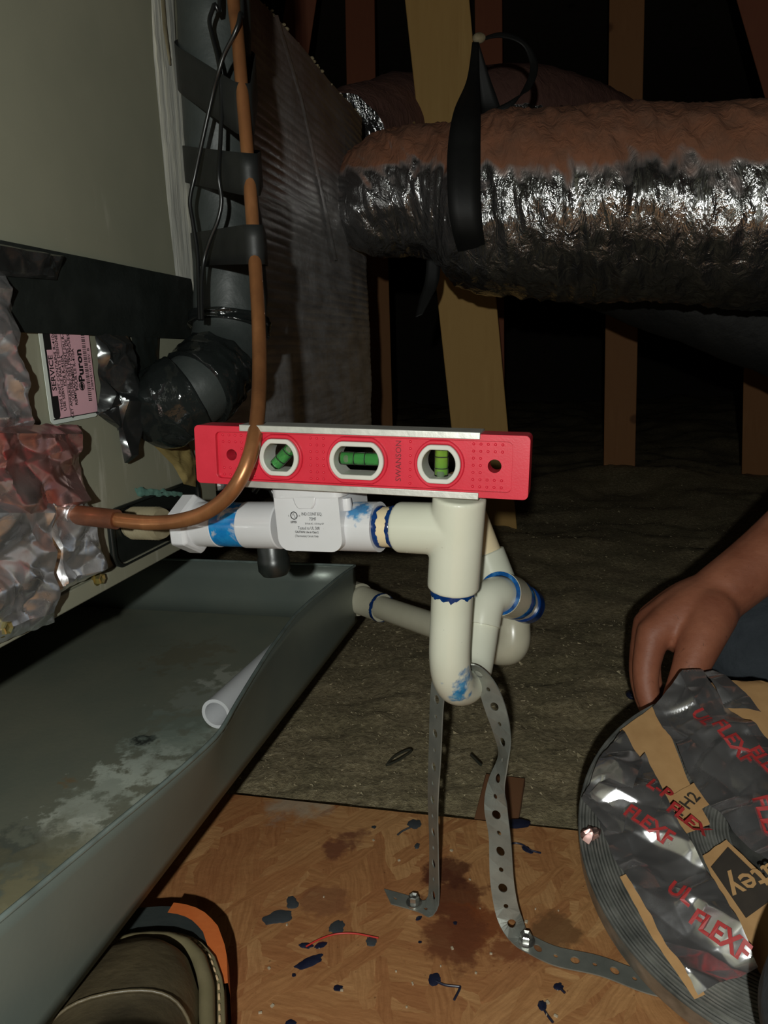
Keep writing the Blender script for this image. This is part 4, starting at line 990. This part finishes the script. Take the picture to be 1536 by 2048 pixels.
# dark printed panel with the maker's lettering, turned half round
ca, cb_, cc3, cd3 = on_roll(1422, 1734, .0062), on_roll(1456, 1694, .0062), on_roll(1556, 1790, .0062), on_roll(1492, 1836, .0062)
MB().add([ca, cb_, cc3, cd3], [(0, 1, 2, 3)]).build('printed_panel', 'cardboard_ink', RL, 0, solid=.0003)
tx = (on_roll(1456, 1772, .0066) - on_roll(1540, 1738, .0066)).normalized()
text('lettering', 'Oatey', on_roll(1447, 1764, .0066), tx, RN.cross(tx).normalized(), .021, 'cardboard', RL, .0003, None, 'RIGHT', .0003)
fsc = MB().ball(on_roll(1180, 1668, .004), (.006, .005, .004), RU, RVv, RN, 14, 9)
fsc.v = [p + V((nz(p, 260, 1), nz(p, 260, 5), nz(p, 260, 9))) * .004 for p in fsc.v]; fsc.build('foil_scrap', 'foil_red_reflect', RL, 20)

# ------------------------------------------------------------------ work boot
BT, BH = V((-.174, .440, 0)), V((-.102, .126, 0))
bdv = (BT - BH); BLn = bdv.length; bdv.normalize(); bsd = V((bdv.y, -bdv.x, 0))
BO = thing('work_boot', 'worn olive brown leather work boot with black and orange sole', 'boot', (BH + BT) / 2)
HW = [(0, .0), (.012, .016), (.04, .026), (.1, .033), (.25, .035), (.45, .039), (.6, .046), (.74, .051), (.84, .051), (.91, .046), (.955, .037), (.982, .025), (.995, .012), (1, 0)]
def hwf(u):
    for (a0, b0), (a1, b1) in zip(HW, HW[1:]):
        if u <= a1: return b0 + (b1 - b0) * (u - a0) / (a1 - a0)
    return 0
def b_out(off=0, n=40):
    pts = []; us = [(1 - cos(pi * k / n)) / 2 for k in range(n + 1)]
    for u in us: pts.append((u * BLn, hwf(u)))
    for u in us[-2:0:-1]: pts.append((u * BLn, -hwf(u)))
    c = V((BLn * .5, 0))
    out = []
    for i, p in enumerate(pts):
        a_, b_ = V(pts[i - 1]), V(pts[(i + 1) % len(pts)]); t = (b_ - a_).normalized(); nrm = V((-t.y, t.x)); 
        if nrm.dot(V(p) - c) < 0: nrm = -nrm
        out.append((p[0] + nrm.x * off, p[1] + nrm.y * off))
    return out
M['sole'] = simple('black_rubber_sole', srgb(40, 46, 46), srgb(54, 60, 58), 40, .7, 0, .3, 150)
M['orange'] = simple('orange_rubber', srgb(206, 104, 48), srgb(214, 116, 58), 60, .6, 0, .2, 200)
M['leather'] = simple('olive_brown_leather', srgb(66, 58, 44), srgb(108, 96, 72), 22, .42, 0, .35, 160, .0015)
M['welt'] = simple('olive_leather_welt', srgb(112, 104, 76), srgb(124, 114, 86), 50, .5, 0, .2, 200)
M['stitch'] = simple('tan_thread', srgb(206, 176, 136), None, 1, .8)
BS = BH - bdv * .030
MB().prism(BH, bdv, bsd, ZZ, b_out(.003), 0, .020).build('outsole', 'sole', BO, 40, bevel=.002)
MB().prism(BH, bdv, bsd, ZZ, b_out(.0045), .0205, .033).build('midsole', 'sole', BO, 40, bevel=.002)
oo = b_out(.0052); seg = [p for p in oo if p[0] > BLn * .80 and p[1] > -.010]
om = MB(); 
def orow(z, off):
    o2 = b_out(off); return [BH + bdv * p[0] + bsd * p[1] + ZZ * z for p in o2 if p[0] > BLn * .74 and p[1] > .016]
rows = [orow(.004, .0040), orow(.006, .0062), orow(.026, .0068), orow(.0345, .0060), orow(.0350, -.004)]
nn_ = min(len(r) for r in rows)
om.add([p for r in rows for p in r[:nn_]], [(j * nn_ + i, j * nn_ + i + 1, (j + 1) * nn_ + i + 1, (j + 1) * nn_ + i) for j in range(4) for i in range(nn_ - 1)])
om.build('orange_bumper', 'orange', BO, 40)
# tread lugs showing at the toe edge
for k in range(5):
    p = V(b_out(.0055)[36 + k * 2]) if k < 4 else V(b_out(.0055)[46])
    MB().box(BH + bdv * p.x + bsd * p.y + ZZ * .009, (.004, .004, .009), bdv, bsd).build('tread_lug', 'sole', BO, 30, bevel=.001)
MB().prism(BS, bdv, bsd, ZZ, b_out(.0040), .033, .0390).build('welt', 'welt', BO, 40, bevel=.0012)
sm_ = MB(); wo = b_out(.0010, 110)
for i in range(0, len(wo), 2):
    a_, b_ = V(wo[i]), V(wo[(i + 1) % len(wo)])
    if a_.x < BLn * .3: continue
    A_ = BS + bdv * a_.x + bsd * a_.y + ZZ * .0396; B_ = BS + bdv * b_.x + bsd * b_.y + ZZ * .0396
    sm_.tube([A_, (A_ + B_) / 2 + ZZ * .0004, B_], .0007, 6)
sm_.build('welt_stitching', 'stitch', BO, 60, 'stuff')
HT = [(0, .070), (.05, .085), (.2, .13), (.35, .140), (.48, .118), (.6, .098), (.72, .084), (.84, .074), (.92, .066), (.97, .056), (1, .041)]
def htf(u):
    for (a0, b0), (a1, b1) in zip(HT, HT[1:]):
        if u <= a1: return b0 + (b1 - b0) * (u - a0) / (a1 - a0)
    return .04
def bsec(inset, z0):
    def fn(u, v):
        uu = .012 + .974 * (1 - cos(pi * v)) / 2; t = pi * u; w_ = max(.002, hwf(uu) - inset); h = htf(uu) - z0
        x = w_ * math.copysign(abs(cos(t)) ** .75, cos(t)); z = z0 + h * abs(sin(t)) ** .72
        p = BS - bdv * (.012 * uu) + bdv * (uu * BLn) + bsd * x + ZZ * z
        return p + (bsd * nz(p, 60, 3) + ZZ * nz(p, 45, 8)) * .0012 * sin(t)
    return fn
MB().grid(bsec(.0095, .036), 40, 60).build('leather_upper', 'leather', BO, 180)
# rolled rand and toe cap seam
rd = b_out(-.0055, 60)
MB().tube([BS - bdv * .004 + bdv * p[0] + bsd * p[1] + ZZ * .0445 for p in rd if p[0] > BLn * .35], .0046, 10).build('rand', 'welt', BO, 60)
def useam(u, rr=.0012, nm='seam', off=0.001):
    f = bsec(.0092, .037); pts = []
    for k in range(25):
        q = k / 24; vv = math.acos(1 - 2 * ((u + .05 * sin(pi * q) - .012) / .974)) / pi; pts.append(f(q, vv) + ZZ * off)
    MB().tube(pts, rr, 8).build(nm, 'leather', BO, 60)
useam(.70, .0009)
sh = []
for k in range(9):
    z = .09 + .012 * k; sh.append(z)
def shaft(u, v):
    z = .085 + .055 * v; t = 2 * pi * u; c = BH + bdv * (.064 - .008 * v)
    p = c + bdv * (cos(t) * (.056 - .004 * v)) + bsd * (sin(t) * (.037 - .002 * v)) + ZZ * z
    return p + (bdv * cos(t) + bsd * sin(t)) * (.0025 * nz(p, 30, 2))
MB().grid(shaft, 36, 12, True).build('boot_shaft', 'leather', BO, 180, solid=.004)

# ------------------------------------------------------------------ person kneeling at the right
a = N('skin')
nv_ = a.noise(30, 4); 
col = a.ramp(nv_, [(.3, srgb(136, 80, 58)), (.7, srgb(164, 104, 78))])
hair_ = a.ramp(a.noise(1, 3, .6, a.coord((260, 420, 90), (.5, .3, .4)), 1.0), [(.66, (0, 0, 0)), (.72, (.5, .5, .5))])
col = a.mix(hair_, col, srgb(70, 40, 30))
a.set(col, .55, Subsurface_Weight=.1, Subsurface_Radius=(.01, .004, .002)); a.bump(a.noise(1, 5, .6, a.coord((120, 120, 240))), .25, .002); M['skin'] = a.m
def chain(mb, pts, rad, n=18, k=5):
    P = smoothpath(pts, k); Rr = [q.x for q in smoothpath([V((r, 0, 0)) for r in rad], k)]
    mb.tube(P, Rr, n, True); mb.ball(P[0], Rr[0] * .99, nu=14, nv=8); mb.ball(P[-1], Rr[-1] * .99, nu=14, nv=8)
PE = thing('person', 'person in dark work clothes kneeling on the right and gripping the strap roll', 'person', V((.62, .52, 0)))
body = MB()
wr = at(1438, 1188, .705); ela = at(1536, 1112, .715); elb = wr + (ela - wr).normalized() * .245
shR = V((.80, .78, .56)); shL = V((.80, .36, .56))
chain(body, [shR, elb, elb.lerp(wr, .35), elb.lerp(wr, .75), wr], [.048, .041, .040, .030, .0275])
# hand: back, knuckles, fingers, thumb
k_i, k_m, k_r, k_l = at(1306, 1268, .688), at(1298, 1250, .706), at(1304, 1236, .724), at(1322, 1228, .740)
for kk, r_ in ((k_i, .0155), (k_m, .0155), (k_r, .0145), (k_l, .013)):
    chain(body, [wr, wr.lerp(kk, .5) + UPV * .003, kk], [.024, .021, r_])
chain(body, [wr, at(1405, 1238, .694), at(1360, 1268, .690)], [.025, .026, .019])
chain(body, [k_i, at(1292, 1338, .680), at(1296, 1392, .674), at(1312, 1436, .668)], [.0150, .0122, .0108, .0088])
chain(body, [k_m, at(1284, 1335, .700), at(1294, 1400, .694), at(1316, 1448, .684)], [.0150, .0122, .0108, .0088])
chain(body, [k_r, at(1288, 1325, .722), at(1296, 1392, .716), at(1318, 1440, .706)], [.0140, .0116, .0102, .0084])
chain(body, [k_l, at(1304, 1310, .742), at(1306, 1362, .738), at(1322, 1402, .730)], [.0125, .0100, .0088, .0076])
chain(body, [at(1422, 1226, .688), at(1400, 1284, .670), at(1376, 1346, .658), at(1352, 1400, .652)], [.024, .0195, .0150, .0120])
# left arm: hand resting on the far side of the roll
elL = V((.66, .30, .30)); wrL = V((.45, .40, .155))
chain(body, [shL, elL, elL.lerp(wrL, .4), wrL], [.048, .041, .036, .028])
for j in range(4):
    b0_ = wrL + V((-.055, -.022 + .018 * j, -.012)); chain(body, [wrL, b0_], [.024, .014]); chain(body, [b0_, b0_ + V((-.030, .002, -.018)), b0_ + V((-.042, .004, -.040))], [.012, .0105, .0085])
chain(body, [wrL + V((-.01, .02, 0)), wrL + V((-.035, .055, -.02)), wrL + V((-.055, .062, -.045))], [.018, .0135, .010])
# trunk core, neck and head
chest = V((.80, .57, .50)); nk = V((.74, .57, .69)); hd = V((.685, .57, .80))
chain(body, [V((.86, .57, .22)), chest, nk], [.10, .11, .055])
chain(body, [nk, hd], [.054, .06])
HF = V((-.72, 0, -.69)).normalized(); HUp = V((-.69, 0, .72)).normalized(); HS_ = V((0, 1, 0))
body.ball(hd + HUp * .03, (.095, .075, .105), HF, HS_, HUp, 24, 16)
body.ball(hd + HF * .045 - HUp * .045, (.05, .052, .055), HF, HS_, HUp, 16, 10)
body.ball(hd + HF * .098 - HUp * .006, (.022, .014, .024), HF, HS_, HUp, 12, 8)
body.ball(hd + HF * .090 - HUp * .052, (.010, .026, .009), HF, HS_, HUp, 12, 8)
for sg in (-1, 1):
    body.ball(hd + HS_ * (sg * .077) + HUp * .004 - HF * .01, (.022, .010, .032), HF, HS_, HUp, 12, 8)
    body.ball(hd + HF * .084 + HS_ * (sg * .032) + HUp * .034, (.012, .022, .008), HF, HS_, HUp, 12, 8)
bo = body.build('body', 'skin', PE, 180)
rm = bo.modifiers.new('skin', 'REMESH'); rm.mode = 'VOXEL'; rm.voxel_size = .0028; rm.use_smooth_shade = True
sm = bo.modifiers.new('soft', 'SMOOTH'); sm.iterations = 5; sm.factor = .5
for sg in (-1, 1):
    MB().ball(hd + HF * .086 + HS_ * (sg * .031) + HUp * .022, .011, nu=12, nv=8).build('eye', 'bezel', PE, 60)
MB().ball(hd + HUp * .052 - HF * .014, (.100, .083, .098), HF, HS_, HUp, 24, 16).build('hair', 'hair', PE, 60)
tr_ = MB()
hipR, hipL = V((.84, .66, .215)), V((.84, .48, .215)); knR, knL = V((.385, .735, .082)), V((.245, .285, .078))
chain(tr_, [hipR, knR.lerp(hipR, .5) + V((0, 0, .015)), knR], [.095, .088, .074]); chain(tr_, [hipL, knL.lerp(hipL, .5) + V((0, 0, .015)), knL], [.095, .086, .074])
chain(tr_, [knR, V((.62, .76, .064)), V((.90, .74, .06))], [.072, .062, .05]); chain(tr_, [knL, V((.56, .36, .064)), V((.88, .42, .06))], [.072, .062, .05])
tr_.ball(V((.86, .57, .21)), (.115, .17, .11), nu=20, nv=12)
to = tr_.build('trousers', 'denim', PE, 180)
rm = to.modifiers.new('cloth', 'REMESH'); rm.mode = 'VOXEL'; rm.voxel_size = .006; rm.use_smooth_shade = True
sm = to.modifiers.new('soft', 'SMOOTH'); sm.iterations = 4
sh_ = MB()
sh_.ball(V((.83, .57, .32)), (.13, .18, .16), nu=20, nv=12); sh_.ball(V((.81, .57, .49)), (.125, .19, .16), nu=20, nv=12)
chain(sh_, [shR, shR.lerp(elb, .55)], [.066, .058]); chain(sh_, [shL, shL.lerp(elL, .55)], [.066, .058]); chain(sh_, [V((.81, .7, .58)), V((.78, .57, .625)), V((.81, .44, .58))], [.07, .065, .07])
so = sh_.build('shirt', 'shirt', PE, 180)
rm = so.modifiers.new('cloth', 'REMESH'); rm.mode = 'VOXEL'; rm.voxel_size = .006; rm.use_smooth_shade = True
sm = so.modifiers.new('soft', 'SMOOTH'); sm.iterations = 6
for sY_ in (.74, .42):
    sb = MB(); sb.ball(V((.96, sY_, .05)), (.09, .045, .045), nu=18, nv=10); sb.box(V((1.02, sY_, .03)), (.016, .042, .026)); sb.build('shoe', 'sole', PE, 60)

# ------------------------------------------------------------------ primer drips, scraps and chips on the floor
def blob(px, py, rx, ry, ang=0, mat='primer_drip', seed=0, tail=None, h=.0006):
    n_ = 28; pts = []
    for k in range(n_):
        t = 2 * pi * k / n_; rr = 1 + .32 * noise.noise(V((cos(t) * 1.7, sin(t) * 1.7, seed * 3.1))) + .14 * noise.noise(V((cos(t) * 4, sin(t) * 4, seed)))
        x, y = rx * rr * cos(t), ry * rr * sin(t); c_, s_ = cos(radians(ang)), sin(radians(ang))
        pts.append((px + x * c_ - y * s_, py + x * s_ + y * c_))
    vs = [on_z(x, y, .0002) for x, y in pts] + [on_z(px + (x - px) * .8, py + (y - py) * .8, h) for x, y in pts]
    mb = MB().add(vs, [(i, (i + 1) % n_, n_ + (i + 1) % n_, n_ + i) for i in range(n_)] + [tuple(range(n_, 2 * n_))])
    if tail: mb.tube([on_z(x, y, .0004) for x, y in smooth2(tail)], [.0008] * len(smooth2(tail)), 6)
    mb.build('primer_drip', mat, floor, 60)
def smooth2(t): return [(p.x, p.y) for p in smoothpath([V((x, y, 0)) for x, y in t], 4)]
for i, b_ in enumerate([(830, 1648, 15, 9, 0, 'primer_faded', [(822, 1654), (805, 1662), (795, 1670)]), (834, 1692, 5, 6, 30, 'primer_faded', None), (1032, 1648, 32, 9, -4, 'primer_drip', None), (1055, 1699, 12, 6, 30, 'primer_drip', [(1016, 1690), (1030, 1686), (1046, 1690), (1060, 1700), (1082, 1706)]), (557, 1834, 30, 14, -12, 'primer_faded', None), (584, 1806, 13, 13, 20, 'primer_faded', None), (673, 1855, 18, 12, -20, 'primer_faded', None), (742, 1883, 11, 9, 0, 'primer_faded', None), (612, 1891, 14, 6, 5, 'primer_drip', None), (642, 1890, 14, 6, -25, 'primer_drip', None), (618, 1924, 31, 10, -25, 'primer_drip', None), (588, 1950, 4, 4, 0, 'primer_drip', None), (676, 1976, 10, 7, 0, 'primer_drip', None), (869, 1958, 13, 13, 40, 'primer_drip', [(872, 1962), (890, 1970), (915, 1973), (920, 1976), (908, 2000)]), (1117, 1973, 9, 8, 0, 'primer_drip', [(1120, 1976), (1130, 1986)]), (1084, 2011, 9, 11, 0, 'primer_drip', [(1086, 2016), (1096, 2032), (1106, 2045)]), (582, 2046, 12, 8, 0, 'primer_drip', None), (838, 1836, 7, 4, -30, 'primer_drip', None), (840, 1884, 4, 3, 0, 'primer_drip', None), (748, 1654, 5, 3, 0, 'primer_faded', None), (910, 1846, 4, 4, 0, 'primer_drip', None), (1262, 1392, 9, 14, 20, 'primer_drip', None)]):
    if i == 21:
        continue
    blob(b_[0], b_[1], b_[2], b_[3], b_[4], b_[5], i, b_[6])
MB().tube(smoothpath([on_z(*q, .0012) for q in ((612, 1893), (640, 1878), (672, 1868), (710, 1867), (757, 1876))], 6), .0006, 8).build('wire_scrap', 'wire_red', None, 60, None, 'thin red wire offcut lying on the chipboard', 'wire')
MB().tube(smoothpath([on_z(*q, .003) for q in ((775, 1527), (790, 1512), (815, 1500), (822, 1503), (800, 1518), (782, 1527), (772, 1530))], 6), .0012, 8).build('bent_scrap', 'twig', None, 60, None, 'small bent dark scrap lying on the insulation left of the strap', 'scrap')
MB().tube(smoothpath([on_z(*q, .004) for q in ((942, 1510), (952, 1520), (962, 1530))], 4), .0014, 8).build('dark_splinter', 'twig', None, 60, None, 'short dark splinter on the insulation between the strap runs', 'scrap')
bp_ = on_z(1264, 1395, -.004)
MB().ball(bp_ + ZZ * .003, (.007, .009, .004), nu=14, nv=8).build('blue_clump', 'primer_drip', None, 60, None, 'dark blue stained clump on the insulation beside the fingers', 'clump')
ch = MB()
for i in range(26):
    px, py = random.uniform(430, 1150), random.uniform(1680, 2040); p = on_z(px, py, .0006)
    r = random.uniform(.0004, .0013); t = random.random() * 6; e1_ = V((cos(t), sin(t), 0)); e2_ = V((-sin(t), cos(t), 0))
    ch.box(p, (r, r * random.uniform(.4, .9), .0005), e1_, e2_)
ch.build('paint_chips', 'chip', None, 0, 'stuff', 'tiny pale chips scattered over the chipboard', 'chips')
